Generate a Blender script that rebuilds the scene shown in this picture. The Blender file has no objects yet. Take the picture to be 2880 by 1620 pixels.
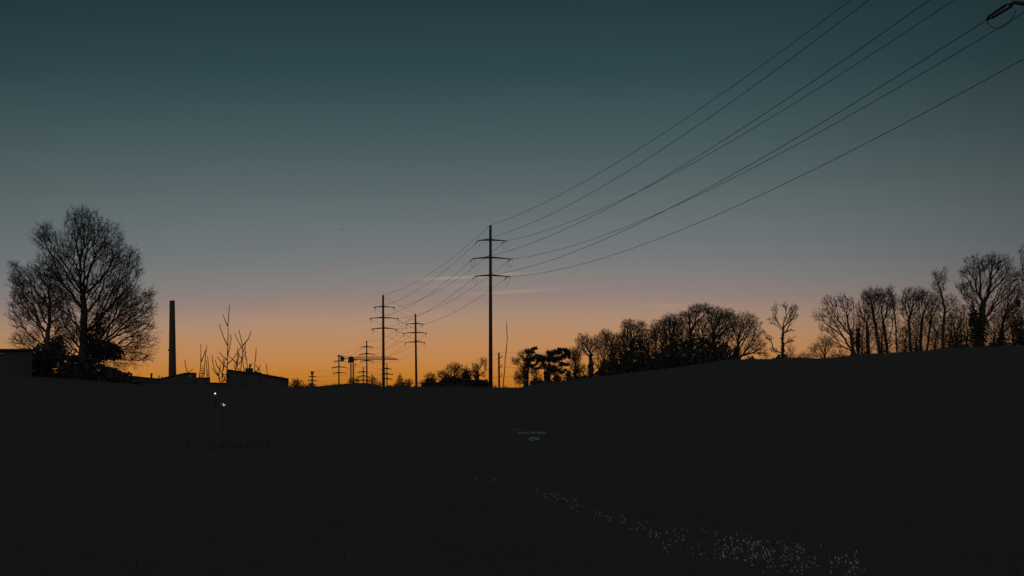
import bpy, math, random
import numpy as np

sc = bpy.context.scene
COL = sc.collection

# ------------------------------------------------------------------ camera
F = 2400.0            # focal length in photo pixels (photo 2880 x 1620)
HOR = 1130.0          # eye level row
EYE = 1.7
cam_d = bpy.data.cameras.new("camera")
cam_d.sensor_width = 36.0
cam_d.lens = 36.0 * F / 2880.0
cam_d.shift_y = (HOR - 810.0) / 2880.0
cam_d.clip_start = 0.1
cam_d.clip_end = 20000
cam = bpy.data.objects.new("camera", cam_d)
cam.location = (0, 0, EYE)
cam.rotation_euler = (math.radians(90), 0, 0)
COL.objects.link(cam)
sc.camera = cam

# ------------------------------------------------------------------ sky (after sunset: all light comes from it)
def s2l(c):
    return tuple(((v / 255.0) / 12.92 if v <= 10 else (((v / 255.0) + 0.055) / 1.055) ** 2.4) for v in c)

world = bpy.data.worlds.new("World")
sc.world = world
world.use_nodes = True
wn, wl = world.node_tree.nodes, world.node_tree.links
wn.clear()

def N(t, **kw):
    n = wn.new(t)
    for k, v in kw.items():
        setattr(n, k, v)
    return n

def M(op, a, b=None, c=None, clamp=False):
    n = wn.new("ShaderNodeMath"); n.operation = op; n.use_clamp = clamp
    for i, x in enumerate((a, b, c)):
        if x is None: continue
        if isinstance(x, (int, float)): n.inputs[i].default_value = x
        else: wl.new(x, n.inputs[i])
    return n.outputs[0]

tc = N("ShaderNodeTexCoord")
sep = N("ShaderNodeSeparateXYZ")
wl.new(tc.outputs["Generated"], sep.inputs[0])
dx, dy, dz = sep.outputs
SUN_AZ = 0.05                                     # sunset azimuth (radians from +Y)
hl = M("SQRT", M("ADD", M("MULTIPLY", dx, dx), M("ADD", M("MULTIPLY", dy, dy), 1e-6)))
cosaz = M("DIVIDE", M("ADD", M("MULTIPLY", dx, math.sin(SUN_AZ)), M("MULTIPLY", dy, math.cos(SUN_AZ))), hl)
kz = N("ShaderNodeMapRange"); kz.interpolation_type = 'SMOOTHSTEP'; wl.new(dz, kz.inputs[0])
for i, v in ((1, 0.11), (2, 0.25), (3, 1.8), (4, 0.75)): kz.inputs[i].default_value = v
elev = M("MULTIPLY", dz, M("ADD", 1.0, M("MULTIPLY", M("SUBTRACT", 1.0, cosaz), kz.outputs[0])))
ramp = N("ShaderNodeValToRGB")
STOPS = [(0.0, (176, 100, 28)), (.0167, (184, 111, 32)), (.029, (191, 121, 44)), (.0416, (193, 128, 60)),
         (.054, (191, 132, 80)), (.0708, (187, 136, 92)), (.0875, (178, 139, 108)), (.104, (166, 137, 117)),
         (.117, (153, 130, 120)), (.129, (142, 128, 122)), (.146, (130, 126, 123)), (.171, (116, 120, 121)),
         (.204, (104, 113, 116)), (.2465, (87, 101, 103)), (.291, (71, 90, 94)), (.361, (48, 71, 76)),
         (.426, (36, 58, 63)), (.6, (33, 55, 61)), (1.0, (30, 50, 57))]
cr = ramp.color_ramp
while len(cr.elements) < len(STOPS):
    cr.elements.new(0.5)
for e, (p, c) in zip(cr.elements, STOPS):
    e.position = p; e.color = (*s2l(c), 1)
wl.new(M("MAXIMUM", elev, 0.0), ramp.inputs[0])
# dimmer away from the sunset
fr = N("ShaderNodeMapRange"); fr.interpolation_type = 'SMOOTHSTEP'
BR_AZ = -0.10
cosb = M("DIVIDE", M("ADD", M("MULTIPLY", dx, math.sin(BR_AZ)), M("MULTIPLY", dy, math.cos(BR_AZ))), hl)
wl.new(cosb, fr.inputs[0])
for i, v in ((1, 0.63), (2, 1.0), (3, 0.44), (4, 1.0)): fr.inputs[i].default_value = v
# thin far cirrus streaks, in sky directions (tangents of azimuth and elevation)
ysafe = M("MAXIMUM", dy, 0.05)
U = M("DIVIDE", dx, ysafe); V = M("DIVIDE", dz, ysafe)
noi = N("ShaderNodeTexNoise"); noi.inputs["Scale"].default_value = 9.0; noi.inputs["Detail"].default_value = 4.0
mapp = N("ShaderNodeMapping"); mapp.inputs["Scale"].default_value = (2.2, 2.2, 26.0)
wl.new(tc.outputs["Generated"], mapp.inputs[0]); wl.new(mapp.outputs[0], noi.inputs["Vector"])
def streak(px0, px1, py0, py1, half, amp, peak):
    u0, u1 = (px0 - 1440) / F, (px1 - 1440) / F
    v0, v1 = (HOR - py0) / F, (HOR - py1) / F
    sl = (v1 - v0) / (u1 - u0)
    line = M("ADD", M("MULTIPLY", M("SUBTRACT", U, u0), sl), v0)
    wob = M("MULTIPLY", M("SUBTRACT", noi.outputs[0], 0.5), half * 1.6 / F)
    dd = M("DIVIDE", M("SUBTRACT", V, M("ADD", line, wob)), half / F)
    g = M("EXPONENT", M("MULTIPLY", M("MULTIPLY", dd, dd), -1.0))
    uc, uh = (peak - 1440) / F, (px1 - px0) / 2.6 / F
    w = M("DIVIDE", M("SUBTRACT", U, uc), uh)
    w = M("EXPONENT", M("MULTIPLY", M("MULTIPLY", w, w), -1.0))
    return M("MULTIPLY", M("MULTIPLY", g, w), amp)
st = None
for a in ((1110, 1345, 787, 779, 4.0, .17, 1275), (1380, 1530, 772, 767, 3.0, .13, 1420),
          (1230, 1570, 832, 813, 4.0, .11, 1440), (1150, 1420, 806, 798, 9.0, .06, 1280), (1800, 1960, 862, 858, 4.0, .06, 1880)):
    s = streak(*a); st = s if st is None else M("ADD", st, s)
st = M("MULTIPLY", st, M("GREATER_THAN", dy, 0.1))
band = M("MULTIPLY", M("SUBTRACT", noi.outputs[0], 0.5), 0.05)
gain = M("MULTIPLY", fr.outputs[0], M("ADD", M("ADD", 1.0, band), st))
tint = N("ShaderNodeMix"); tint.data_type = 'RGBA'
wl.new(M("MULTIPLY", st, 1.6, clamp=True), tint.inputs[0]); wl.new(ramp.outputs[0], tint.inputs[6])
tint.inputs[7].default_value = (*s2l((196, 150, 128)), 1)
bg = N("ShaderNodeBackground")
wl.new(tint.outputs[2], bg.inputs[0]); wl.new(gain, bg.inputs[1])
# added glow in the unseen sky opposite the sunset, lifts dark ground and foliage
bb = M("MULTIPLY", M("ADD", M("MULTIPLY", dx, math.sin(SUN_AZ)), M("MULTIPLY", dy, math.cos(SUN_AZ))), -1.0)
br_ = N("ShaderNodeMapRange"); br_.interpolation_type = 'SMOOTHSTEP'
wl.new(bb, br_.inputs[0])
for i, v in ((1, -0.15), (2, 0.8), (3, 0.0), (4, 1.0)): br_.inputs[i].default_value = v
bg_fill = N("ShaderNodeBackground"); bg_fill.inputs[0].default_value = (.100, .098, .100, 1); wl.new(br_.outputs[0], bg_fill.inputs[1])
ads = N("ShaderNodeAddShader"); wl.new(bg.outputs[0], ads.inputs[0]); wl.new(bg_fill.outputs[0], ads.inputs[1])
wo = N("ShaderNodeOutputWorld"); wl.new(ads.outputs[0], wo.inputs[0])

sc.view_settings.view_transform = 'Standard'
sc.view_settings.look = 'None'
sc.view_settings.exposure = 0.0
sc.view_settings.gamma = 1.0
sc.render.engine = 'CYCLES'
sc.cycles.max_bounces = 4

# ------------------------------------------------------------------ helpers
def mat(name, c, rough=0.9, var=0.25, scale=3.0, spec=0.2, metal=0.0, emit=None):
    m = bpy.data.materials.new(name); m.use_nodes = True
    nt = m.node_tree; b = nt.nodes["Principled BSDF"]
    b.inputs["Roughness"].default_value = rough
    b.inputs["Metallic"].default_value = metal
    b.inputs["Specular IOR Level"].default_value = spec
    if emit:
        b.inputs["Base Color"].default_value = (*c, 1)
        b.inputs["Emission Color"].default_value = (*emit[:3], 1)
        b.inputs["Emission Strength"].default_value = emit[3]
        return m
    t = nt.nodes.new("ShaderNodeTexCoord"); n = nt.nodes.new("ShaderNodeTexNoise")
    n.inputs["Scale"].default_value = scale; n.inputs["Detail"].default_value = 5
    nt.links.new(t.outputs["Object"], n.inputs["Vector"])
    r = nt.nodes.new("ShaderNodeValToRGB")
    r.color_ramp.elements[0].position = .3; r.color_ramp.elements[1].position = .7
    r.color_ramp.elements[0].color = (*[v * (1 - var) for v in c], 1)
    r.color_ramp.elements[1].color = (*[min(1, v * (1 + var)) for v in c], 1)
    nt.links.new(n.outputs["Fac"], r.inputs[0]); nt.links.new(r.outputs[0], b.inputs["Base Color"])
    return m

M_GROUND = mat("winter_grass_soil", (.160, .135, .123), 1.0, .05, .6, 0.0)
M_GRASS = mat("dry_grass", (.158, .134, .122), 1.0, .15, 2.0, 0.0)
M_BARK = mat("bark", (.135, .12, .11), .95, .3, 4.0, 0.0)
M_TWIG = mat("twig_bark", (.13, .10, .085), .95, .3, 4.0, 0.0)
M_IVY = mat("evergreen_leaf", (.100, .097, .091), .9, .3, 2.0, 0.05)
M_NEEDLE = mat("needles", (.12, .118, .11), .9, .4, 3.0, 0.0)
M_STEEL = mat("galvanised_steel", (.11, .10, .088), .75, .15, 2.0, 0.1)
M_WIRE = mat("aluminium_wire", (.10, .09, .085), .8, .1, 2.0, 0.1)
M_INSUL = mat("brown_insulator", (.10, .055, .04), .6, .2, 2.0, 0.2)
M_BRICK = mat("chimney_brick", (.16, .11, .09), .95, .25, 1.5, 0.0)
M_WALL = mat("render_wall", (.128, .120, .115), .95, .06, .8, 0.0)
M_ROOF = mat("dark_roofing", (.12, .095, .085), .95, .2, 1.2, 0.0)
M_GLASSY = mat("window_glass", (.10, .11, .12), .4, .1, 1.0, 0.3)
M_WOOD = mat("weathered_wood", (.12, .085, .065), .95, .3, 3.0, 0.0)
M_CRANE = mat("crane_paint", (.16, .13, .09), .8, .2, 2.0, 0.1)
M_PALE = mat("pale_glint_and_panel", (.62, .62, .61), .95, .35, 6.0, 0.0)  # light base colour stands for glints and for bright window panels
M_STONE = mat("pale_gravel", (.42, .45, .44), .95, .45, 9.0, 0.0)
M_LAMP = mat("lit_lamp", (.8, .8, .8), emit=(1.0, .96, .90, 1.5))
M_SHOOT = mat("young_shoot_bark", (.148, .142, .136), .95, .2, 8.0, 0.0)
M_PLUM = mat("grey_plumage", (.34, .34, .34), .9, .2, 9.0, 0.0)

def tag(o, label, cat, group=None, kind=None):
    if label: o["label"] = label
    if cat: o["category"] = cat
    if group: o["group"] = group
    if kind: o["kind"] = kind
    return o

def thing(name, loc, label, cat, group=None):
    o = bpy.data.objects.new(name, None)
    o.empty_display_size = 0.5
    o.location = loc
    COL.objects.link(o)
    return tag(o, label, cat, group)

class MB:
    """collects faces, links them as one mesh object"""
    def __init__(s): s.v = []; s.f = []; s.n = 0
    def add(s, verts, faces):
        verts = np.asarray(verts, float).reshape(-1, 3)
        for fc in faces:
            fc = np.asarray(fc, int)
            s.f.append(fc + s.n)
        s.v.append(verts); s.n += len(verts)
    def prisms(s, p0, p1, r0, r1, sides=3):
        p0 = np.asarray(p0, float).reshape(-1, 3); p1 = np.asarray(p1, float).reshape(-1, 3); k = len(p0)
        if k == 0: return
        r0 = np.broadcast_to(np.asarray(r0, float), (k,)); r1 = np.broadcast_to(np.asarray(r1, float), (k,))
        d = p1 - p0; d = d / (np.linalg.norm(d, axis=1, keepdims=True) + 1e-9)
        ref = np.where(np.abs(d[:, 2:3]) > .9, np.array([[1., 0, 0]]), np.array([[0, 0, 1.]]))
        a = np.cross(d, ref); a /= np.linalg.norm(a, axis=1, keepdims=True) + 1e-9
        b = np.cross(d, a)
        th = np.arange(sides) * 2 * np.pi / sides
        ring = a[:, None] * np.cos(th)[None, :, None] + b[:, None] * np.sin(th)[None, :, None]
        V = np.concatenate([p0[:, None] + ring * r0[:, None, None], p1[:, None] + ring * r1[:, None, None]], 1)
        i = np.arange(sides); j = (i + 1) % sides
        q = np.stack([i, j, j + sides, i + sides], 1)
        fc = q[None] + (np.arange(k) * 2 * sides)[:, None, None]
        s.add(V, [fc.reshape(-1, 4)])
        if sides > 3:
            c0 = (np.arange(sides)[::-1])[None] + (np.arange(k) * 2 * sides)[:, None] - k * 2 * sides + s.n
            c1 = (np.arange(sides) + sides)[None] + (np.arange(k) * 2 * sides)[:, None] - k * 2 * sides + s.n
            s.f.append(c0); s.f.append(c1)
    def tube(s, pts, rad, sides=6):
        pts = np.asarray(pts, float); k = len(pts)
        rad = np.broadcast_to(np.asarray(rad, float), (k,))
        t = np.gradient(pts, axis=0); t /= np.linalg.norm(t, axis=1, keepdims=True) + 1e-9
        ref = np.array([0.13, 0.21, 0.97]) if abs(t[:, 2]).mean() < .8 else np.array([1., .1, 0])
        a = np.cross(t, ref); a /= np.linalg.norm(a, axis=1, keepdims=True) + 1e-9
        b = np.cross(t, a)
        th = np.arange(sides) * 2 * np.pi / sides
        V = pts[:, None] + (a[:, None] * np.cos(th)[None, :, None] + b[:, None] * np.sin(th)[None, :, None]) * rad[:, None, None]
        i = np.arange(sides); j = (i + 1) % sides
        q = np.stack([i, j, j + sides, i + sides], 1)
        fc = (q[None] + (np.arange(k - 1) * sides)[:, None, None]).reshape(-1, 4)
        s.add(V, [fc, [np.arange(sides)[::-1]], [np.arange(sides) + (k - 1) * sides]])
    def box(s, c, size, rz=0.0, ry=0.0):
        x, y, z = [v / 2 for v in size]
        P = np.array([[-x, -y, -z], [x, -y, -z], [x, y, -z], [-x, y, -z], [-x, -y, z], [x, -y, z], [x, y, z], [-x, y, z]])
        if ry:
            co, si = math.cos(ry), math.sin(ry); P = P @ np.array([[co, 0, -si], [0, 1, 0], [si, 0, co]])
        if rz:
            co, si = math.cos(rz), math.sin(rz); P = P @ np.array([[co, si, 0], [-si, co, 0], [0, 0, 1]])
        s.add(P + np.asarray(c, float), [np.array([[0, 3, 2, 1], [4, 5, 6, 7], [0, 1, 5, 4], [1, 2, 6, 5], [2, 3, 7, 6], [3, 0, 4, 7]])])
    def hexa(s, P):
        s.add(P, [np.array([[0, 3, 2, 1], [4, 5, 6, 7], [0, 1, 5, 4], [1, 2, 6, 5], [2, 3, 7, 6], [3, 0, 4, 7]])])
    def leaves(s, c, size, rng, flat=0.0, aspect=1.0):
        """randomly turned leaf-like quads about the centres c"""
        c = np.asarray(c, float).reshape(-1, 3); k = len(c)
        if k == 0: return
        a = rng.normal(size=(k, 3)); a[:, 2] *= (1 - flat); a /= np.linalg.norm(a, axis=1, keepdims=True) + 1e-9
        b = np.cross(a, rng.normal(size=(k, 3))); b /= np.linalg.norm(b, axis=1, keepdims=True) + 1e-9
        sz = size / aspect ** .5 * rng.uniform(.55, 1.35, (k, 1))
        a = a * sz * aspect; b = b * sz
        V = np.stack([c - a, c - b * .62 + a * .1, c + a, c + b * .55 + a * .15], 1)
        s.add(V, [np.arange(4 * k).reshape(k, 4)])
    def build(s, name, m, parent=None, origin=(0, 0, 0), smooth=False):
        me = bpy.data.meshes.new(name)
        V = np.concatenate(s.v) - np.asarray(origin, float)
        fl = [np.asarray(f).reshape(len(f), -1) for f in s.f]
        tot = np.concatenate([np.full(len(f), f.shape[1]) for f in fl])
        idx = np.concatenate([f.ravel() for f in fl])
        me.vertices.add(len(V)); me.vertices.foreach_set("co", V.ravel().astype(np.float32))
        me.loops.add(len(idx)); me.loops.foreach_set("vertex_index", idx.astype(np.int32))
        me.polygons.add(len(tot))
        me.polygons.foreach_set("loop_start", np.concatenate([[0], np.cumsum(tot)[:-1]]).astype(np.int32))
        if smooth: me.polygons.foreach_set("use_smooth", np.ones(len(tot), bool))
        me.update(calc_edges=True); me.validate()
        me.materials.append(m)
        o = bpy.data.objects.new(name, me)
        COL.objects.link(o)
        if parent is not None: o.parent = parent
        return o

def P(px, py, Y):
    return np.array([(px - 1440) / F * Y, Y, EYE + (HOR - py) / F * Y])

# ------------------------------------------------------------------ terrain
SK = np.array([(-900, 1040), (-200, 1042), (0, 1046), (90, 1050), (240, 1060), (348, 1068), (420, 1076), (560, 1082), (640, 1086), (812, 1091), (870, 1094), (960, 1090), (1100, 1091),
               (1390, 1093), (1460, 1094), (1540, 1081), (1700, 1062), (1900, 1042), (2040, 1020), (2160, 1019), (2230, 1016),
               (2310, 1018), (2380, 1011), (2440, 1005), (2530, 1002), (2614, 996), (2725, 988), (2880, 983), (3300, 968), (4200, 950)], float)
def H(x, y):
    x = np.asarray(x, float); y = np.asarray(y, float)
    ye = np.clip(y, 60, 200)
    px = 1440 + F * (x / ye)
    zr = EYE + (HOR - np.interp(px, SK[:, 0], SK[:, 1])) / F * 140.0
    t = np.clip((y - 10) / 130.0, 0, 1); g = t * t * (3 - 2 * t)
    t2 = np.clip((y - 145) / 160.0, 0, 1); g2 = 1 - (t2 * t2 * (3 - 2 * t2)) * .75
    z = zr * g * g2
    far = np.clip((y - 250) / 300.0, 0, 1)
    z = z * (1 - far) - 0.8 * far
    bump = .05 * np.sin(x * 1.7 + y * .6) * np.sin(y * 1.1 - x * .4) + .10 * np.sin(x * .31 + 1.1) * np.sin(y * .27)
    return z + bump * np.clip((y - 4) / 20.0, .15, 1)

xs = np.unique(np.concatenate([np.linspace(-3500, -130, 14), np.arange(-130, 130.1, 1.0), np.linspace(130, 3500, 14)]))
ys = np.unique(np.concatenate([[-400, -120, -40], np.arange(-15, 60, .8), np.arange(60, 175, 1.5), np.arange(175, 620, 15), np.linspace(620, 6000, 10)]))
X, Yg = np.meshgrid(xs, ys)
Z = H(X, Yg)
nx, ny = len(xs), len(ys)
ii = (np.arange(ny - 1)[:, None] * nx + np.arange(nx - 1)[None]).ravel()
g = MB(); g.add(np.stack([X, Yg, Z], -1).reshape(-1, 3), [np.stack([ii, ii + 1, ii + nx + 1, ii + nx], 1)])
o = g.build("ground", M_GROUND, smooth=True); tag(o, None, None, kind="structure")

# low mound behind the nearer poles
MND = np.array([(838, 1096), (870, 1091), (910, 1085.5), (960, 1081), (1000, 1077.5), (1034, 1077), (1060, 1082), (1078, 1089), (1105, 1092), (1150, 1096)], float)
YM = 216.0
def mound_top(px): return EYE + (HOR - np.interp(px, MND[:, 0], MND[:, 1])) / F * YM
mx = np.linspace(825, 1165, 90); my = np.linspace(-26, 26, 27)
MX, MY = np.meshgrid(mx, my)
fall = np.clip(1 - (np.abs(MY) / 26) ** 2, 0, 1) * np.clip((MX - 825) / 12, 0, 1) * np.clip((1165 - MX) / 12, 0, 1)
rs = np.random.default_rng(5)
mz = -1.5 + (mound_top(MX) + 1.5) * fall + rs.normal(0, .05, MX.shape)
V = np.stack([(MX - 1440) / F * YM, YM + MY, mz], -1).reshape(-1, 3)
ii = (np.arange(26)[:, None] * 90 + np.arange(89)[None]).ravel()
g = MB(); g.add(V, [np.stack([ii, ii + 1, ii + 91, ii + 90], 1)])
o = g.build("hill", M_GROUND, smooth=True); tag(o, None, None, kind="structure")

# ------------------------------------------------------------------ bare trees grown by space colonisation
def branch_out(att, chain, start, bf):
    """joins every crown point to the tree by the cheapest way: distance plus bf times its path back to the trunk"""
    n0 = len(chain); k = len(att)
    node = np.concatenate([chain, att]); par = np.full(n0 + k, -1); par[1:n0] = np.arange(n0 - 1)
    seg = np.linalg.norm(np.diff(chain, axis=0), axis=1); path = np.zeros(n0 + k)
    path[1:n0] = np.cumsum(seg); path[:n0] = np.maximum(path[:n0] - path[start], 0) * .9
    d = np.linalg.norm(att[:, None] - chain[None, start:], axis=2) + bf * path[None, start:n0]
    best = d.argmin(1) + start; cost = d.min(1)
    out = np.zeros(k, bool); order = []
    for it in range(k):
        c = np.where(out, 1e9, cost); j = int(c.argmin())
        out[j] = True; order.append(j)
        p = best[j]; par[n0 + j] = p
        path[n0 + j] = path[p] + np.linalg.norm(att[j] - node[p])
        dd = np.linalg.norm(att - att[j], axis=1) + bf * path[n0 + j]
        m = dd < cost; cost[m] = dd[m]; best[m] = n0 + j
    idx = np.concatenate([np.arange(n0), n0 + np.array(order, int)])
    inv = np.empty(n0 + k, int); inv[idx] = np.arange(n0 + k)
    node = node[idx]; pp = par[idx]; par = np.where(pp >= 0, inv[np.maximum(pp, 0)], -1)
    return node, par

def resample(pts, D):
    pts = np.asarray(pts, float); out = [pts[0]]
    for a, b in zip(pts[:-1], pts[1:]):
        k = max(1, int(round(np.linalg.norm(b - a) / D)))
        for i in range(1, k + 1): out.append(a + (b - a) * i / k)
    return np.array(out)

def bare_tree(name, label, group, Y, base, trunk, blobs, seed, D=.3, tip=.016, dens=1.0, twig=.7, ivy=None, rmax=None, cat="tree", di=9.0,
              tw_n=1.6, depth=1.0, pw=2.25, start=.42, bf=.45):
    """trunk and blobs in photo pixels at the tree's own distance; blobs: (cx, cy, rx, ry, n)"""
    rng = np.random.default_rng(seed)
    bx = (base - 1440) / F * Y
    bz = float(H(bx, Y)) - .05
    O = np.array([bx, Y, bz])
    m = Y / F
    chain = [O] + [P(x, y, Y) + np.array([0, rng.normal(0, .1), 0]) for x, y in trunk]
    ch = resample(chain, D)
    wob = np.cumsum(rng.normal(0, .026, ch.shape), 0); wob[:, 2] = 0; wob -= np.linspace(0, 1, len(ch))[:, None] * wob[-1] * .5
    ch = ch + wob
    att = []
    for (cx, cy, rx, ry, k) in blobs:
        k = int(k * dens)
        q = rng.normal(size=(k, 3)); q /= np.linalg.norm(q, axis=1, keepdims=True)
        q *= rng.uniform(0, 1, (k, 1)) ** .42
        c = P(cx, cy, Y)
        att.append(c + q * np.array([rx * m, rx * m * depth, ry * m]))
    att = np.concatenate(att)
    att = att[att[:, 2] > bz + .3]
    n0 = len(ch)
    node, par = branch_out(att, ch, int(n0 * start), bf)
    for _ in range(2):      # ease the kinks
        sm = np.zeros_like(node); ct = np.zeros(len(node)); i = np.arange(n0, len(node))
        np.add.at(sm, par[i], node[i]); np.add.at(ct, par[i], 1)
        k = i[ct[i] > 0]
        node[k] = node[k] * .5 + .25 * node[par[k]] + .25 * sm[k] / ct[k][:, None]
    # a bend in the middle of every piece
    i = np.arange(n0, len(node)); p = par[i]
    L = np.linalg.norm(node[i] - node[p], axis=1, keepdims=True)
    mid = (node[i] + node[p]) / 2 + rng.normal(0, .055, (len(i), 3)) * L - np.array([0, 0, .03]) * L
    nn = np.zeros((n0 + 2 * len(i), 3)); pr = np.full(n0 + 2 * len(i), -1); nn[:n0] = node[:n0]; pr[:n0] = par[:n0]
    q = n0 + 2 * np.arange(len(i)); nn[q] = mid; nn[q + 1] = node[i]; pr[q + 1] = q
    pr[q] = np.where(p < n0, p, n0 + 2 * (p - n0) + 1)
    node, par = nn, pr; n = len(node)
    cc = np.zeros(n, int); np.add.at(cc, par[par >= 0], 1)
    acc = np.zeros(n); r = np.zeros(n)
    for i in range(n - 1, -1, -1):
        r[i] = tip if acc[i] == 0 else acc[i] ** (1 / pw)
        if par[i] >= 0: acc[par[i]] += r[i] ** pw
    if rmax: # compress the thick end to the girth seen in the photo
        s = rmax / r[0]; w = np.clip((r - tip * 2) / (r[0] - tip * 2 + 1e-9), 0, 1)
        r = r * (1 + (s - 1) * w)
    flare = np.exp(-np.arange(n0) * D / .5) * .5
    r[:n0] *= 1 + flare
    t = thing(name, O, label, cat, group)
    b = MB(); b.tube(ch, r[:n0], 8); b.build("trunk", M_BARK, t, O, True)
    c = MB()
    i = np.arange(n0, n); p = par[i]
    thick = r[i] > .05
    for sel, sd in ((thick, 5), (~thick, 3)):
        k = i[sel]
        if len(k): c.prisms(node[par[k]], node[k] + (node[k] - node[par[k]]) * .06, np.minimum(r[par[k]], r[k] * 1.25), r[k], sd)
    thin = i[r[i] < tip * 3.2]
    w = rng.poisson(np.where(cc[thin] == 0, tw_n, tw_n * .34))
    src = np.repeat(thin, w)
    if len(src):
        d = node[src] - node[par[src]]; d /= np.linalg.norm(d, axis=1, keepdims=True) + 1e-9
        d = d + rng.normal(0, .55, d.shape); d[:, 2] += .18; d /= np.linalg.norm(d, axis=1, keepdims=True) + 1e-9
        L = twig * rng.uniform(.45, 1.25, (len(src), 1))
        p0 = node[src]; p1 = p0 + d * L * .55
        d2 = d + rng.normal(0, .25, d.shape); d2[:, 2] += .1; d2 /= np.linalg.norm(d2, axis=1, keepdims=True)
        p2 = p1 + d2 * L * .45
        c.prisms(p0, p1, tip * .8, tip * .62, 3); c.prisms(p1, p2, tip * .62, tip * .38, 3)
        for sgn in range(2):
            d3 = d + rng.normal(0, .75, d.shape); d3 /= np.linalg.norm(d3, axis=1, keepdims=True)
            c.prisms(p1, p1 + d3 * L * .42, tip * .55, tip * .35, 3)
    c.build("branches", M_TWIG, t, O)
    if ivy:
        v = MB()
        for (cx, cy, rx, ry, k) in ivy:
            q = rng.normal(size=(k, 3)); q /= np.linalg.norm(q, axis=1, keepdims=True); q *= rng.uniform(0, 1, (k, 1)) ** .45
            v.leaves(P(cx, cy, Y) + q * np.array([rx * m, min(rx * m, 1.6), ry * m]), .20, rng)
        v.build("ivy", M_IVY, t, O)
    return t

def shrub(name, label, group, Y, blobs, seed, size=.22, twigs=0, mtl=None, base=None, cat="shrub"):
    rng = np.random.default_rng(seed); m = Y / F
    cx = np.mean([b[0] for b in blobs]) if base is None else base
    bx = (cx - 1440) / F * Y; O = np.array([bx, Y, float(H(bx, Y))])
    t = thing(name, O, label, cat, group)
    v = MB(); st_ = MB()
    for (x, y, rx, ry, k) in blobs:
        q = rng.normal(size=(k, 3)); q /= np.linalg.norm(q, axis=1, keepdims=True); q *= rng.uniform(0, 1, (k, 1)) ** .42
        c = P(x, y, Y); S = np.array([rx * m, rx * m * .8, ry * m])
        bump_ = 1 + .16 * np.sin(q[:, :1] * 7 + x) * np.cos(q[:, 2:] * 6 + y)
        pts = c + q * S * bump_
        pts = pts[pts[:, 2] > float(H(c[0], Y)) - .2]
        v.leaves(pts, size, rng)
        kk = max(4, k // 60) + twigs
        e = c + rng.normal(size=(kk, 3)) * S * .45; e[:, 2] = c[2] + np.abs(rng.normal(size=kk)) * S[2] * .55
        st_.prisms(np.tile([c[0], Y, O[2]], (kk, 1)) + rng.normal(0, .15, (kk, 3)) * [1, 1, 0], e, .035, .012, 4)
        e2 = e + rng.normal(0, .35, e.shape) + [0, 0, .55]
        st_.prisms(e, e2, .016, .006, 3)
    v.build("foliage", mtl or M_IVY, t, O); st_.build("stems", M_BARK, t, O)
    return t

def conifer(name, label, group, Y, px, top, half, seed, tiers=13, basey=None):
    rng = np.random.default_rng(seed); m = Y / F
    bx = (px - 1440) / F * Y; bz = float(H(bx, Y)) if basey is None else P(px, basey, Y)[2]
    O = np.array([bx, Y, bz]); zt = P(px, top, Y)[2]; h = zt - bz
    t = thing(name, O, label, "tree", group)
    b = MB(); b.tube([O, O + [0, 0, h * .5], O + [0, 0, h * .99]], [h * .018 + .03, h * .011 + .02, .015], 7); b.build("trunk", M_BARK, t, O)
    c = MB()
    for i in range(tiers):
        f = .12 + .86 * i / (tiers - 1); z = bz + h * f
        L = half * m * (1 - f) ** .8 * rng.uniform(.8, 1.15) + .08
        for k in range(9):
            a = k * 2 * np.pi / 9 + rng.uniform(-.3, .3); dr = np.array([math.cos(a), math.sin(a), 0])
            l = L * rng.uniform(.75, 1.1); s = np.array([O[0], O[1], z])
            mid = s + dr * l * .55 + [0, 0, -l * .16]; end = s + dr * l + [0, 0, -l * .10]
            c.prisms([s, mid], [mid, end], [.03, .02], [.02, .006], 3)
            q = rng.uniform(.15, 1, (10, 1)); pts = s + dr * l * q + np.array([0, 0, -l * .17]) * q + rng.normal(0, .05 * l + .03, (10, 3)) * [1, 1, .5]
            c.leaves(pts, .09 * l + .07, rng, .5)
    c.build("crown", M_NEEDLE, t, O)
    return t

def pine(name, label, group, Y, base, trunk, clumps, seed):
    rng = np.random.default_rng(seed); m = Y / F
    bx = (base - 1440) / F * Y; O = np.array([bx, Y, float(H(bx, Y))])
    t = thing(name, O, label, "tree", group)
    pts = [O] + [P(x, y, Y) for x, y in trunk]
    b = MB(); b.tube(resample(pts, .6), np.linspace(.24, .06, len(resample(pts, .6))), 7); b.build("trunk", M_BARK, t, O)
    br = MB(); c = MB(); tr = resample(pts, .3)
    for (x, y, rx, ry, k) in clumps:
        cen = P(x, y, Y) + [0, rng.normal(0, .5), 0]
        s = tr[np.argmin(np.abs(tr[:, 2] - (cen[2] - .7)) + .2 * np.linalg.norm(tr - cen, axis=1))]
        md = (s + cen) / 2 + [0, 0, -.15]
        br.tube([s, md, cen], [.07, .05, .025], 5)
        for sub in range(8):
            sc0 = cen + np.array([rng.uniform(-.85, .85) * rx, rng.uniform(-.6, .6) * rx, rng.uniform(-.7, .8) * ry]) * m
            kk = int(k * rng.uniform(.26, .42)); q = rng.normal(0, .40, (kk, 3))
            c.leaves(sc0 + q * np.array([rx * .62, rx * .55, max(ry * .75, 4.0)]) * m * rng.uniform(.7, 1.15), .13, rng, 0, 1.5)
            br.prisms([cen], [sc0], [.025], [.012], 4)
    br.build("branches", M_BARK, t, O); c.build("needles", M_NEEDLE, t, O)
    return t

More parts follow.
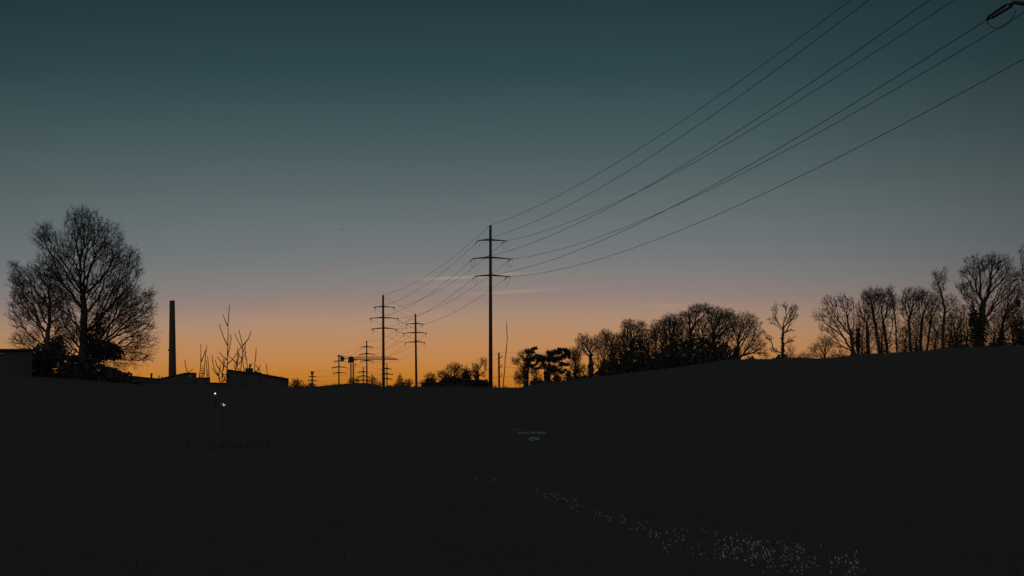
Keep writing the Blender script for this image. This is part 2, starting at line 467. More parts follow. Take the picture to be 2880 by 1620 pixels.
def sapling(name, label, group, Y, shoots, cat="sapling"):
    """bare shoots: each a list of photo pixels at distance Y; the first list of each runs on down to the ground"""
    rng = np.random.default_rng(len(shoots) + int(shoots[0][0][0]))
    Y *= 3.6; sc_ = Y / 8; x0 = shoots[0][-1][0]; bx = (x0 - 1440) / F * Y; O = np.array([bx, Y, float(H(bx, Y)) - .03])
    t = thing(name, O, label, cat, group)
    for si, sh in enumerate(shoots):
        dep = rng.normal(0, .4) if si else 0.0
        pts = [P(x, y, Y + dep * (1 - j / max(1, len(sh) - 1))) for j, (x, y) in enumerate(sh)]
        if si == 0: pts = [q for q in pts if q[2] > O[2] + .3] + [O]
        pts = np.array(pts)[::-1]
        rp = resample(pts, .07 * sc_)
        rp = rp + rng.normal(0, .0015 * sc_, rp.shape)
        r1 = (.0046 if si else .0068) * sc_
        rad = np.linspace(r1, .0028 * sc_, len(rp)); rad = rad * (1 + .22 * (np.arange(len(rp)) % 3 == 0))
        b = MB(); b.tube(rp, rad, 6)
        for k in range(2, len(rp), 2):            # buds
            b.prisms([rp[k]], [rp[k] + (rng.normal(0, .006, 3) + [0, 0, .012]) * sc_], [.0035 * sc_], [.001 * sc_], 4)
        b.build("stem" if si == 0 else "shoot", M_SHOOT, t, O)
    return t

# ---- big bare trees at the edge of the yard, left
GL = "bare trees beside the yard"
bare_tree("broadleaf_tree", "largest bare tree with a broad rounded crown, between the flat roof and the tall chimney", GL, 100, 234,
          [(234, 1000), (235, 930), (236, 880), (235, 830)],
          [(231, 640, 52, 54, 230), (290, 690, 62, 66, 320), (345, 750, 56, 62, 280), (370, 880, 66, 66, 330), (390, 960, 52, 66, 220),
           (200, 720, 62, 70, 260), (128, 668, 34, 40, 120), (150, 760, 55, 66, 170), (262, 800, 75, 80, 260), (310, 850, 70, 70, 200), (350, 822, 46, 46, 150), (185, 830, 60, 80, 220), (305, 945, 60, 60, 130), (205, 950, 40, 50, 100), (280, 890, 40, 60, 110), (236, 935, 74, 60, 150), (186, 930, 40, 60, 110), (330, 1010, 55, 36, 110), (416, 832, 20, 20, 30)],
          11, D=.36, tip=.017, twig=.85, rmax=.62, dens=1.5, bf=.6, start=.3, tw_n=2.2, depth=.75,
          ivy=[(280, 915, 16, 34, 170), (272, 950, 20, 44, 200), (313, 985, 28, 24, 230), (250, 985, 16, 60, 420)])
bare_tree("broadleaf_tree", "smaller bare tree leaning left under the largest bare tree's crown", GL, 97, 135,
          [(134, 960), (137, 900), (138, 850), (136, 810)],
          [(60, 800, 34, 52, 170), (80, 880, 58, 66, 260), (130, 780, 48, 54, 170), (120, 850, 60, 60, 160), (160, 880, 46, 70, 160), (80, 960, 46, 34, 110), (40, 750, 14, 10, 14)],
          12, D=.34, tip=.016, twig=.8, rmax=.30, dens=1.6, bf=.55, start=.2, tw_n=2.4, depth=.8, ivy=[(132, 1000, 12, 50, 200)])
GS = "dark bushes under the yard trees"
shrub("evergreen_bush", "dark bush mass at the foot of the leaning bare tree", GS, 95, [(120, 1010, 44, 40, 900), (160, 985, 26, 40, 500), (100, 1070, 60, 50, 900)], 21, .26)
shrub("evergreen_bush", "wide dark bush mass right of the largest tree's trunk", GS, 94, [(250, 1060, 60, 50, 1300), (310, 1070, 60, 36, 1200), (200, 1040, 50, 50, 1100), (345, 1088, 50, 34, 900)], 22, .26)
shrub("evergreen_bush", "ragged dark bush behind the largest tree's right side", GS, 102, [(292, 985, 30, 34, 420), (325, 992, 24, 22, 200), (268, 990, 20, 40, 380)], 23, .22)

# ------------------------------------------------------------------ buildings
def prism_roof(mb, pl, Y0, Y1, thick, skew):
    """slab following a skyline list of (px, py) at distance Y0, running back to Y1"""
    for (x0, y0), (x1, y1) in zip(pl[:-1], pl[1:]):
        a, b = P(x0, y0, Y0), P(x1, y1, Y0)
        dd = np.array([skew * (Y1 - Y0), Y1 - Y0, 0]); dn = np.array([0, 0, -thick])
        mb.hexa([a + dn, b + dn, b + dn + dd, a + dn + dd, a, b, b + dd, a + dd])
def wall_under(mb, pl, Y0, Y1, zb, drop, skew):
    for (x0, y0), (x1, y1) in zip(pl[:-1], pl[1:]):
        a, b = P(x0, y0, Y0) - [0, 0, drop], P(x1, y1, Y0) - [0, 0, drop]
        a0, b0 = np.array([a[0], a[1], zb]), np.array([b[0], b[1], zb]); dd = np.array([skew * (Y1 - Y0), Y1 - Y0, 0])
        mb.hexa([a0, b0, b0 + dd, a0 + dd, a, b, b + dd, a + dd])

def building(name, label, pl, Y0, depth, zb, over=.25, cat="building", extra=None):
    o0 = P(np.mean([q[0] for q in pl]), 0, Y0); o0[2] = zb
    skew = -.02 + (pl[-1][0] - 1440) / F      # the end wall's slant in plan
    t = thing(name, o0, label, cat)
    w = MB(); wall_under(w, pl, Y0, Y0 + depth, zb, .2, skew); w.build("wall", M_WALL, t, o0)
    r = MB(); prism_roof(r, pl, Y0 - over, Y0 + depth + over, .19, skew); r.build("roof", M_ROOF, t, o0)
    if extra: extra(t, o0)
    return t

def ex_left(t, O):
    w = MB(); w.box(P(3, 994.5, 89.9), (.5, .05, .12), 0, .1); w.build("pale_window_panel", M_PALE, t, O)
building("flat_roofed_building", "dark flat roofed building cut off beside the leaning bare tree", [(-160, 981), (90, 981)], 90, 12, -2.2, extra=ex_left)

Yf = 200.0
def ex_fac(t, O):
    f = MB(); c = P(536, 1058, Yf); f.box(c - [0, .05, 0], (.5, .08, .42)); f.build("pale_window_panel", M_PALE, t, O)  # opaque pale panel; sky brightness seen through the opening put into its colour
    for px, py, r, h in ((426, 1051, .22, .9), (447, 1058, .12, .4), (455, 1059, .10, .3)):
        b = MB(); c = P(px, py, Yf + 3); b.tube([c + [0, 0, -h - .5], c], [r, r], 10); b.tube([c + [0, 0, .02], c + [0, 0, .14]], [r * 1.35, r * 1.1], 10)
        b.build("roof_vent", M_STEEL, t, O)
building("factory_building", "low factory with a rising roof at the foot of the tall chimney",
         [(130, 1050), (348, 1054), (420, 1062), (446, 1064), (475, 1058), (519.7, 1048), (552.5, 1048)], Yf, 22, -2.5, extra=ex_fac)
building("annex_building", "low flat annex between the factory and the gap with bare shoots", [(553.2, 1061), (591, 1061)], 196, 14, -2.5)
building("storage_shed", "long low shed roof in the gap left of the monopitch hall", [(575, 1075.5), (640, 1076)], 150, 8, -2.2)
Yh = 140.0
def ex_hall(t, O):
    b = MB(); c = P(640, 1053, Yh); b.box(P(636.5, 1053.4, Yh) - [0, .2, 0], (.62, 1.2, .10)); b.build("balcony_slab", M_WALL, t, O)
    b = MB(); a = P(701, 1040.5, Yh + 2); b.box(a, (1.05, .8, .62)); b.build("roof_hatch", M_ROOF, t, O)
    b = MB(); a = P(703.5, 1045, Yh + 2); b.tube([a, P(704, 1021.5, Yh + 2)], [.035, .03], 6)
    for px, py, w, h in ((702.0, 1028, .16, .34), (705.8, 1027, .16, .32), (704, 1031.5, .30, .12), (707, 1024.5, .10, .08), (711, 1022.5, .12, .05), (703, 1034, .22, .22)):
        b.box(P(px, py, Yh + 2) - [0, .05, 0], (w, .14, h))
    b.tube([P(704, 1026, Yh + 2), P(712, 1021.5, Yh + 2)], [.015, .012], 5)
    b.build("roof_antenna", M_STEEL, t, O)
    b = MB(); c = P(718, 1045, Yh + 3); b.tube([c - [0, 0, .7], c + [0, 0, .15]], [.16, .16], 9); b.build("roof_vent", M_STEEL, t, O)
    b = MB(); c = P(793, 1060, Yh + 3); b.tube([c - [0, 0, .5], c + [0, 0, .25]], [.07, .05], 7); b.build("roof_vent", M_STEEL, t, O)
building("monopitch_hall", "dark hall with a roof sloping down to the right and a roof antenna",
         [(638, 1038), (693, 1045.3), (735, 1047), (735.2, 1050.5), (745, 1052), (812, 1064)], Yh, 16, -2.0, extra=ex_hall)

# chimney
Yc = 262.0
O = P(485, 1130, Yc); O[2] = -2
t = thing("factory_chimney", O, "tall tapering brick factory chimney standing alone against the sky", "chimney")
b = MB(); top = P(484.3, 849, Yc); bot = O.copy(); b.tube([bot, P(485, 1060, Yc) * 1, P(484.6, 950, Yc), top], [1.28, 1.12, .93, .76], 20); b.build("shaft", M_BRICK, t, O, False)
b = MB(); b.tube([top + [0, 0, .01], top + [0, 0, .16], top + [0, 0, .34]], [.80, .82, .74], 20); b.build("cap_ring", M_BRICK, t, O)
b = MB(); b.tube([top + [.25, 0, .3], top + [.28, 0, .95]], [.05, .03], 5); b.box(top + [.42, 0, .62], (.26, .1, .14)); b.build("lightning_rod", M_STEEL, t, O)
b = MB(); b.box(P(475.2, 985, Yc) - [.05, .2, 0], (.25, .3, .5)); b.build("service_box", M_STEEL, t, O)

# lamps that are lit
def above_ground(px, py, h):
    Y = 25.0
    while Y < 138 and P(px, py, Y)[2] - float(H((px - 1440) / F * Y, Y)) > h: Y += .5
    return P(px, py, Y)
c = above_ground(605, 1107, .95); k = c[1] / F
t = thing("path_lamp", [c[0], c[1], float(H(c[0], c[1]))], "single bright white lamp, uppermost of the lit lamps on the dark slope", "lamp")
b = MB(); b.tube([t.location, c - np.array([0, 0, 2.6 * k])], [.03, .026], 8); b.build("post", M_STEEL, t, t.location)
b = MB(); b.tube([c + [0, 0, 1.9 * k], c + [0, 0, 2.4 * k], c + [0, 0, 3.2 * k]], [3.6 * k, 3.4 * k, .8 * k], 12); b.build("cap", M_STEEL, t, t.location)
b = MB(); b.tube([c - np.array([0, 0, 1.3 * k]), c - np.array([0, 0, .7 * k]), c + [0, 0, .7 * k], c + [0, 0, 1.8 * k]], [1.5 * k, 2.4 * k, 2.4 * k, 1.6 * k], 12); b.build("lens", M_LAMP, t, t.location)
for px, py, lab in ((626.2, 1136.4, "upper one of the pair of slanted white strip lamps on the slope"), (629.9, 1139.6, "lower one of the pair of slanted white strip lamps on the slope")):
    c = above_ground(px, py, .8); k = c[1] / F
    t = thing("strip_lamp", [c[0], c[1], float(H(c[0], c[1]))], lab, "lamp", "slanted strip lamps on the slope")
    d = np.array([2.9 * k, 0, .85 * k])
    b = MB(); b.tube([t.location, c + np.array([0, .05, -.6 * k])], [.016, .013], 8); b.build("post", M_STEEL, t, t.location)
    b = MB(); b.tube([c - d + [0, .03, .5 * k], c + d + [0, .03, .5 * k]], [.9 * k, .9 * k], 8); b.build("housing", M_STEEL, t, t.location)
    b = MB(); b.tube([c - d, c + d], [.62 * k, .62 * k], 8); b.build("tube", M_LAMP, t, t.location)

conifer("spruce_tree", "small pointed spruce on the annex roofline right of the chimney", None, 205, 568.7, 1027, 13, 31, tiers=11)

# ------------------------------------------------------------------ power poles
def insulator(p, q, r=.075):
    b = MB(); p = np.asarray(p, float); q = np.asarray(q, float)
    k = 9; pts = []; rad = []
    for i in range(k * 2 + 1):
        pts.append(p + (q - p) * i / (k * 2)); rad.append(r if i % 2 else r * .45)
    b.tube(pts, rad, 7); return b

POLES = {}
def power_pole(key, label, Y, ptop, pbase, ytop, arms, wt, wb, ang=0.0, zb=None, build_ends=("a", "b")):
    """arms: (py at pole, py at tips, half left px, half right px)"""
    m = Y / F
    xb = (pbase - 1440) * m; zb = float(H(xb, Y)) - .1 if zb is None else zb
    O = np.array([xb, Y, zb]); top = P(ptop, ytop, Y)
    t = thing("power_pole", O, label, "power pole", "steel power poles of the overhead line")
    b = MB()
    b.tube([O, O + (top - O) * .5, top], [wb * m / 2 * 1.03, (wb * .55 + wt * .45) * m / 2, wt * m / 2], 12)
    b.tube([top + [0, 0, .01], top + [0, 0, .10]], [wt * m / 2 * .9, wt * m / 2 * .5], 12)
    b.build("pole", M_STEEL, t, O, False)
    tips = {"e": top + [0, 0, .12]}
    armobj = []
    for ai, (py, pt, hl_, hr) in enumerate(arms):
        f = (P(0, py, Y)[2] - O[2]) / (top[2] - O[2])
        c = O + (top - O) * f
        ar = MB(); dirv = np.array([math.cos(ang), math.sin(ang), 0]); nrm = np.array([-dirv[1], dirv[0], 0])
        rr = (wb + (wt - wb) * f) * m / 2
        dz = (pt - py) * m
        hk = max(.30, 3.4 * m); ht = max(.13, 1.5 * m)
        for sg, hw in ((-1, hl_), (1, hr)):
            e = c + dirv * sg * hw * m / math.cos(ang) + [0, 0, -dz]
            i0 = c + dirv * sg * rr * .6
            w0, w1 = hk * .40, ht * .45
            ar.hexa([i0 - nrm * w0 - [0, 0, hk / 2], i0 + nrm * w0 - [0, 0, hk / 2], e + nrm * w1 - [0, 0, ht / 2], e - nrm * w1 - [0, 0, ht / 2],
                     i0 - nrm * w0 + [0, 0, hk / 2], i0 + nrm * w0 + [0, 0, hk / 2], e + nrm * w1 + [0, 0, ht / 2], e - nrm * w1 + [0, 0, ht / 2]])
            tips[f"{ai}{'l' if sg < 0 else 'r'}"] = e - [0, 0, ht / 2]
        ar.tube([c - [0, 0, hk * .55], c + [0, 0, hk * .55]], [rr * 1.12, rr * 1.12], 12)
        armobj.append(ar.build("crossarm", M_STEEL, t, O))
    POLES[key] = dict(t=t, O=O, tips=tips, arms=armobj, Y=Y, ends={})
    return t

power_pole("near", "power pole rising past the photo's upper right corner, only one arm end showing", 48.6, 2971, 2971, -440,
           [(-300, -302, 140, 140), (-134, -132, 170, 168), (25, 27, 150, 146)], 23, 36, .30)
power_pole("main", "tallest power pole in the middle, with looped wires under three crossarms", 154, 1379.4, 1380, 635,
           [(674.5, 676.6, 34.5, 40), (724, 727.5, 49.5, 56), (773.8, 777, 42, 48.5)], 7.2, 11.2, .07)
power_pole("p2", "second tallest power pole, left of centre behind the crane's boom end", 226, 1077.4, 1079, 831,
           [(862.3, 864, 26, 27), (893.3, 895, 37.5, 38), (922.4, 925, 32.5, 33)], 5.4, 8.6, .03)
power_pole("p3", "power pole right of the second tallest pole, standing beside the small conifer", 268, 1168.5, 1171.5, 883.5,
           [(909.7, 911.5, 23, 22), (934.8, 937, 32, 31), (961, 963, 27, 26.5)], 4.4, 7.2, -.05)
power_pole("p4", "power pole whose crossarms stand in front of the crane boom", 402, 1031.3, 1032, 959,
           [(974.7, 976, 14.8, 15.6), (994.7, 996.4, 20.4, 21.5), (1013.9, 1015.8, 17.6, 18.3)], 3.2, 4.8, -.1, zb=-1)
power_pole("p5", "power pole left of the crane mast, its top touching the counterweight", 480, 953, 953.5, 998,
           [(1015, 1016.5, 13.2, 16), (1031.5, 1034, 19.6, 22), (1047.6, 1050, 17, 19.6)], 2.9, 4.4, 0, zb=-1)
power_pole("p6", "short far power pole just right of the second tallest pole's foot", 560, 1088, 1089, 1022,
           [(1036, 1038, 12.5, 12.5), (1050.8, 1053, 18, 18), (1064.6, 1066, 15, 15)], 2.6, 3.8, 0, zb=-1)
power_pole("p7", "short far power pole close left of the pole before the crane boom", 620, 1021.7, 1022.3, 1032,
           [(1044.6, 1047, 13, 13), (1056.6, 1060, 18, 18), (1068.8, 1071, 14.5, 14.5)], 2.4, 3.6, 0, zb=-1)
power_pole("p8", "stubby far power pole carrying a cluster of antenna panels at its top", 700, 878, 878.2, 1045,
           [(1058.6, 1059, 10, 11), (1069.5, 1070.5, 13, 13.5), (1080, 1081, 10, 10)], 3.8, 4.6, 0, zb=-1)
t = POLES["p8"]["t"]
for px in (875.4, 878.0, 881.4):
    b = MB(); c = P(px, 1048.5, 699.3); b.box(c, (.62, .4, 2.6)); b.build("antenna_panel", M_STEEL, t, POLES["p8"]["O"])

CHAIN = ["near", "main", "p2", "p3", "p4", "p5", "p6", "p7", "p8"]
DESC = {"near": "corner pole", "main": "tallest pole", "p2": "second tallest pole", "p3": "pole beside the conifer", "p4": "boom-crossing pole",
        "p5": "pole by the counterweight", "p6": "short right pole", "p7": "short middle pole", "p8": "antenna pole"}
CN = {"e": "topmost earth wire", "0l": "upper left wire", "0r": "upper right wire", "1l": "middle left wire", "1r": "middle right wire", "2l": "lower left wire", "2r": "lower right wire"}
SAG = {("near", "main"): .030, ("main", "p2"): .030, ("p2", "p3"): .010, ("p3", "p4"): .022, ("p4", "p5"): .02}
WR = {"near": .024, "main": .026, "p2": .026, "p3": .030, "p4": .034}
INS_L = 1.45
for a, c in zip(CHAIN[:-1], CHAIN[1:]):
    A, B = POLES[a], POLES[c]
    for w in CN:
        p, q = A["tips"][w], B["tips"][w]
        span = np.linalg.norm(q - p); sag = SAG.get((a, c), .012) * span * (0.85 if w == "e" else 1.0)
        def pos(s): return p + (q - p) * s - np.array([0, 0, 4 * sag * s * (1 - s)])
        il = INS_L if w != "e" else .5; iln = 1.75 if (a == "near" and w != "e") else il
        k = {"near": 1.0, "main": 1.0}.get(a, 1.1)
        s0, s1 = iln * k / span, 1 - il * k / span
        for PO, tip_, s_, nm in ((A, p, s0, a), (B, q, s1, c)):
            e = pos(s_)
            PO["ends"].setdefault(w, []).append(e)
            if w == "e":
                b = MB(); b.tube([tip_, e], [.05, .035], 6); b.build("earth_clamp", M_STEEL, PO["t"], PO["O"])
            elif nm == "near":
                side = np.cross(e - tip_, [0, 0, 1]); side /= np.linalg.norm(side)
                for sg in (-1, 1):
                    insulator(tip_ + side * .22 * sg + (e - tip_) * .12, tip_ + side * .15 * sg + (e - tip_) * .86, .095).build("insulator", M_INSUL, PO["arms"][int(w[0])], PO["O"])
                for f0, f1, ww in ((.0, .12, .25), (.87, 1.0, .18)):
                    b = MB(); u = side; d_ = (e - tip_) / np.linalg.norm(e - tip_); n_ = np.cross(u, d_) * .03
                    ca, cb = (tip_ + (e - tip_) * f0, tip_ + (e - tip_) * f1); wa, wb_ = (.05, ww) if f0 == 0 else (ww, .05)
                    b.hexa([ca - u * wa - n_, ca + u * wa - n_, cb + u * wb_ - n_, cb - u * wb_ - n_, ca - u * wa + n_, ca + u * wa + n_, cb + u * wb_ + n_, cb - u * wb_ + n_])
                    b.build("yoke_plate", M_STEEL, PO["arms"][int(w[0])], PO["O"])
            else:
                insulator(tip_, e, .085 if nm == "main" else .10).build("insulator", M_INSUL, PO["arms"][int(w[0])], PO["O"])
        ss = np.linspace(s0, s1, 48)
        b = MB(); b.tube([pos(s) for s in ss], WR.get(a, .034), 5)
        o = b.build("power_line_wire", M_WIRE)
        tag(o, f"{CN[w]} strung between the {DESC[a]} and the {DESC[c]}", "wire", "wires of the overhead power line")
for key, PO in POLES.items():
    for w, ends in PO["ends"].items():
        if w == "e": continue
        tip_ = PO["tips"][w]
        if len(ends) == 2: p, q = ends
        else: p = ends[0]; q = tip_ + np.array([.12, -.1, -.45]) if key == 'near' else tip_ + (tip_ - p) * np.array([1, 1, -.3]) * .8
        drop = 1.25 if key != "near" else .72
        s = np.linspace(0, 1, 13)
        low = (p + q) / 2; low = np.array([low[0], low[1], min(p[2], q[2])])
        pts = [p + (q - p) * k - np.array([0, 0, drop * (1 - (2 * k - 1) ** 2) ** .75]) for k in s]
        b = MB(); b.tube(pts, .022 if key in ("main", "near") else .03, 5)
        b.build("jumper_loop", M_WIRE, PO["arms"][int(w[0])], PO["O"])

# wooden utility pole with side insulators, and its four wires
Yu = 160.0
O = P(1404, 1130, Yu); O[2] = float(H(O[0], Yu)) - .1
t = thing("utility_pole", O, "short dark utility pole with three side insulators, right of the tallest pole", "utility pole")
b = MB(); topu = P(1403, 992, Yu); b.tube([O, topu], [.19, .16], 10); b.build("pole", M_WOOD, t, O)
uw = [topu + [.02, 0, .06]]
for py in (1005, 1031, 1057):
    c = P(1404.3, py, Yu)
    b = MB(); b.tube([c, c + [.42, -.1, -.05]], [.05, .04], 6); b.tube([c + [.42, -.1, -.05], c + [.46, -.1, .35]], [.035, .035], 6)
    b.tube([c + [.44, -.1, .12], c + [.44, -.1, .2], c + [.46, -.1, .3], c + [.46, -.1, .42]], [.05, .10, .06, .09], 8)
    b.tube([c + [.1, -.05, -.28], c + [.40, -.1, -.06]], [.03, .03], 5)
    b.build("side_insulator", M_INSUL, t, O); uw.append(c + [.42, -.1, -.08])
ru = [P(1790, 976, 150), P(1790, 999, 150), P(1790, 1026, 150), P(1790, 1052, 150)]
lu = [P(1170, 1061, 300), P(1150, 1080, 300), P(1150, 1092, 300), P(1150, 1098, 300)]
nm = ["topmost", "second", "third", "lowest"]
for k, p in enumerate(uw):
    for q, sd in ((ru[k], "the tree row to the right"), (lu[k], "the low trees to the left")):
        s = np.linspace(0, 1, 24)
        b = MB(); b.tube([p + (q - p) * v - np.array([0, 0, 4 * .5 * v * (1 - v)]) for v in s], .018, 4)
        o = b.build("utility_wire", M_WIRE); tag(o, f"{nm[k]} thin wire from the short utility pole towards {sd}", "wire", "thin wires of the short utility pole")

# ------------------------------------------------------------------ tower crane
Yt = 500.0; m = Yt / F
O = P(990.5, 1100, Yt); O[2] = -1
t = thing("tower_crane", O, "distant tower crane with a long horizontal boom behind the power poles", "crane")
def lattice(mb, p, q, w, h, n, r, tri=False, taper=1.0):
    p = np.asarray(p, float); q = np.asarray(q, float); d = (q - p) / np.linalg.norm(q - p)
    up = np.array([0, 0, 1.]) if abs(d[2]) < .5 else np.array([0, 1., 0]); sd = np.cross(d, up); sd /= np.linalg.norm(sd)
    def cs(f):
        c = p + (q - p) * f; k = 1 + (taper - 1) * f
        if tri: return [c - sd * w / 2 * k, c + sd * w / 2 * k, c + up * h * k]
        return [c - sd * w / 2 - up * h / 2, c + sd * w / 2 - up * h / 2, c + sd * w / 2 + up * h / 2, c - sd * w / 2 + up * h / 2]
    C = [cs(i / n) for i in range(n + 1)]; k = len(C[0])
    for j in range(k): mb.prisms([c[j] for c in C[:-1]], [c[j] for c in C[1:]], r, r, 4)
    for i in range(n + 1):
        for j in range(k): mb.prisms([C[i][j]], [C[i][(j + 1) % k]], r * .7, r * .7, 4)
    for i in range(n):
        for j in range(k):
            a, b_ = (C[i][j], C[i + 1][(j + 1) % k]) if i % 2 else (C[i + 1][j], C[i][(j + 1) % k])
            mb.prisms([a], [b_], r * .7, r * .7, 4)
b = MB(); lattice(b, O, P(990.5, 1019.5, Yt), 1.75, 1.75, 16, .13); b.build("mast", M_CRANE, t, O)
b = MB(); b.box(P(988, 1008.5, Yt), (2.9, 1.9, 2.0)); b.box(P(990.5, 1015, Yt), (1.9, 1.9, 1.6)); b.box(P(987, 1004.6, Yt), (1.6, 1.4, .9)); b.build("slewing_unit", M_CRANE, t, O)
b = MB(); b.box(P(984.3, 1016.7, Yt - 1.2), (2.2, 1.5, 1.35)); b.build("operator_cab", M_ROOF, t, O)
b = MB(); b.box((P(968, 1008, Yt) + [0, 0, -.2]), (5.6, 1.3, .5)); b.box(P(957.5, 1002.5, Yt), (3.2, 1.2, .9), 0, .2)
b.prisms([P(955, 1001, Yt)], [P(983, 1004, Yt)], .10, .10, 4); b.build("counter_boom", M_CRANE, t, O)
b = MB(); b.box(P(963.3, 1009.3, Yt), (1.95, 1.3, 2.15), 0, .12); b.build("counterweight", M_STEEL, t, O)
b = MB(); lattice(b, P(995, 1011.4, Yt), P(1090, 1011.2, Yt), 1.2, 1.55, 16, 0.105, True)
lattice(b, P(1090, 1011.2, Yt), P(1118, 1011.6, Yt), 1.2, 1.5, 6, 0.105, True, .3)
b.tube([P(995, 1011.7, Yt), P(1119, 1011.7, Yt)], [.14, .12], 5); b.build("boom", M_CRANE, t, O)
b = MB(); b.box(P(1000.5, 1012.6, Yt), (1.5, 1.1, .45)); b.build("trolley", M_CRANE, t, O)
b = MB(); b.prisms([P(1000.5, 1013, Yt)], [P(1000.7, 1025, Yt)], .05, .05, 4); b.box(P(1000.7, 1026, Yt), (.75, .4, .55)); b.tube([P(1000.5, 1027, Yt), P(1000.2, 1029, Yt)], [.16, .12], 6); b.build("hook_block", M_STEEL, t, O)

# street lamp beside the second pole
Ys = 232.0
O = P(1049, 1100, Ys); O[2] = 0.5
t = thing("street_lamp", O, "small street lamp with a slanted arm left of the second tallest pole", "street lamp")
b = MB(); b.tube([O, P(1049, 1068.5, Ys), P(1051, 1066.6, Ys), P(1057, 1065.6, Ys)], [.09, .07, .06, .05], 7); b.build("post", M_STEEL, t, O)
b = MB(); b.hexa([P(1056, 1066.6, Ys), P(1062.5, 1065.3, Ys), P(1062.5, 1065.3, Ys) + [0, .35, 0], P(1056, 1066.6, Ys) + [0, .35, 0],
                  P(1056.2, 1065.0, Ys), P(1062.5, 1063.9, Ys), P(1062.5, 1063.9, Ys) + [0, .35, 0], P(1056.2, 1065.0, Ys) + [0, .35, 0]]); b.build("lamp_head", M_STEEL, t, O)

# ------------------------------------------------------------------ low trees in the middle distance
GM = "low trees between the poles"
conifer("conifer_tree", "small dark conifer left of the pole it shares a hedge with", None, 205, 1125, 1050, 24, 41, tiers=12, basey=1096)
bare_tree("bare_shrub_tree", "small bushy bare tree right of the monopitch hall's low end", GM, 150, 836, [(836, 1085)], [(836, 1082, 20, 17, 330)], 42, D=.2, tip=.02, twig=.4, di=5)
bare_tree("bare_shrub_tree", "tiny bare bush at the foot of the antenna pole", GM, 190, 872, [(873, 1088)], [(874, 1086, 15, 9, 200)], 43, D=.2, tip=.02, twig=.4, di=5)
bare_tree("bare_shrub_tree", "twiggy bush at the foot of the crane mast", GM, 214, 991, [(991, 1077)], [(990, 1073, 13, 8, 130)], 44, D=.2, tip=.024, twig=.5, di=5)
bare_tree("bare_shrub_tree", "thin twiggy bush between the crane mast and the boom-crossing pole", GM, 215, 1006, [(1006, 1074)], [(1006, 1069, 9, 8, 80)], 45, D=.2, tip=.022, twig=.5, di=5)
bare_tree("bare_shrub_tree", "twiggy bush under the street lamp arm", GM, 216, 1046, [(1046, 1076)], [(1046, 1071, 15, 10, 150), (1048, 1060, 5, 8, 26)], 46, D=.2, tip=.022, twig=.5, di=5)
bare_tree("bare_shrub_tree", "low twiggy bush left of the second tallest pole's foot", GM, 218, 1064, [(1064, 1084)], [(1064, 1081, 12, 9, 100)], 47, D=.2, tip=.022, twig=.5, di=5)
bare_tree("bare_shrub_tree", "low twiggy tree just right of the small conifer", GM, 200, 1150, [(1150, 1085)], [(1148, 1079, 17, 14, 230)], 48, D=.22, tip=.022, twig=.5, di=5)
bare_tree("bare_shrub_tree", "low bushy tree right of the pole beside the conifer", GM, 190, 1210, [(1210, 1075)], [(1211, 1064, 18, 17, 330), (1190, 1078, 14, 9, 110)], 49, D=.22, tip=.02, twig=.45, di=5, ivy=[(1210, 1072, 16, 9, 220)])
bare_tree("broadleaf_tree", "rounded bushy bare tree, highest left of the tallest pole", GM, 180, 1277, [(1277, 1065), (1280, 1050)], [(1280, 1038, 24, 18, 420), (1250, 1052, 22, 14, 240), (1262, 1066, 40, 16, 300)], 50, D=.22, tip=.02, twig=.5, di=6, ivy=[(1262, 1073, 22, 18, 360), (1290, 1064, 14, 16, 200)])
bare_tree("broadleaf_tree", "rounded ivy-clad tree between the bushy tree and the forked tree", GM, 176, 1312, [(1311, 1065)], [(1312, 1048, 17, 17, 260)], 51, D=.22, tip=.02, twig=.45, di=6, ivy=[(1311, 1060, 15, 19, 620)])
bare_tree("broadleaf_tree", "ragged forked bare tree directly left of the tallest pole", GM, 172, 1343, [(1343, 1060), (1342, 1045)], [(1340, 1036, 14, 16, 130), (1356, 1018, 8, 12, 60), (1366, 1026, 5, 22, 60), (1334, 1052, 16, 14, 140), (1360, 1052, 9, 12, 40)], 52, D=.22, tip=.022, twig=.5, di=6, ivy=[(1341, 1060, 8, 18, 260)])
GH = "dark hedge bushes along the field edge"
def hedge(label, Y, x0, x1, top, seed, k=900, size=.24):
    rng = np.random.default_rng(seed); n = max(3, int((x1 - x0) / 18)); bl = []
    for i in range(n):
        x = x0 + (x1 - x0) * (i + .5) / n
        bl.append((x, top + 14 + rng.uniform(-2, 3), 14 + rng.uniform(0, 4), 14 + rng.uniform(-1, 3), int(k / n)))
    shrub("hedge_bush", label, GH, Y, bl, seed, size)
hedge("dark hedge at the foot of the conifer and the second tallest pole", 198, 1085, 1180, 1086, 61, 1500)
hedge("dark hedge below the low bushy trees left of the tallest pole", 168, 1190, 1250, 1074, 62, 1700)
hedge("higher dark hedge under the rounded bushy tree", 169, 1245, 1300, 1062, 67, 2000)
hedge("dark hedge at the foot of the tallest pole's left side", 165, 1296, 1372, 1066, 63, 2900)
hedge("thin dark brush right against the tallest pole's left foot", 163, 1366, 1392, 1084, 66, 300, .18)
hedge("low dark brush between the tallest pole and the leaning shoot", 150, 1392, 1470, 1093, 64, 700, .16)
hedge("dark brush between the monopitch hall and the antenna pole", 160, 800, 880, 1088, 65, 1200)

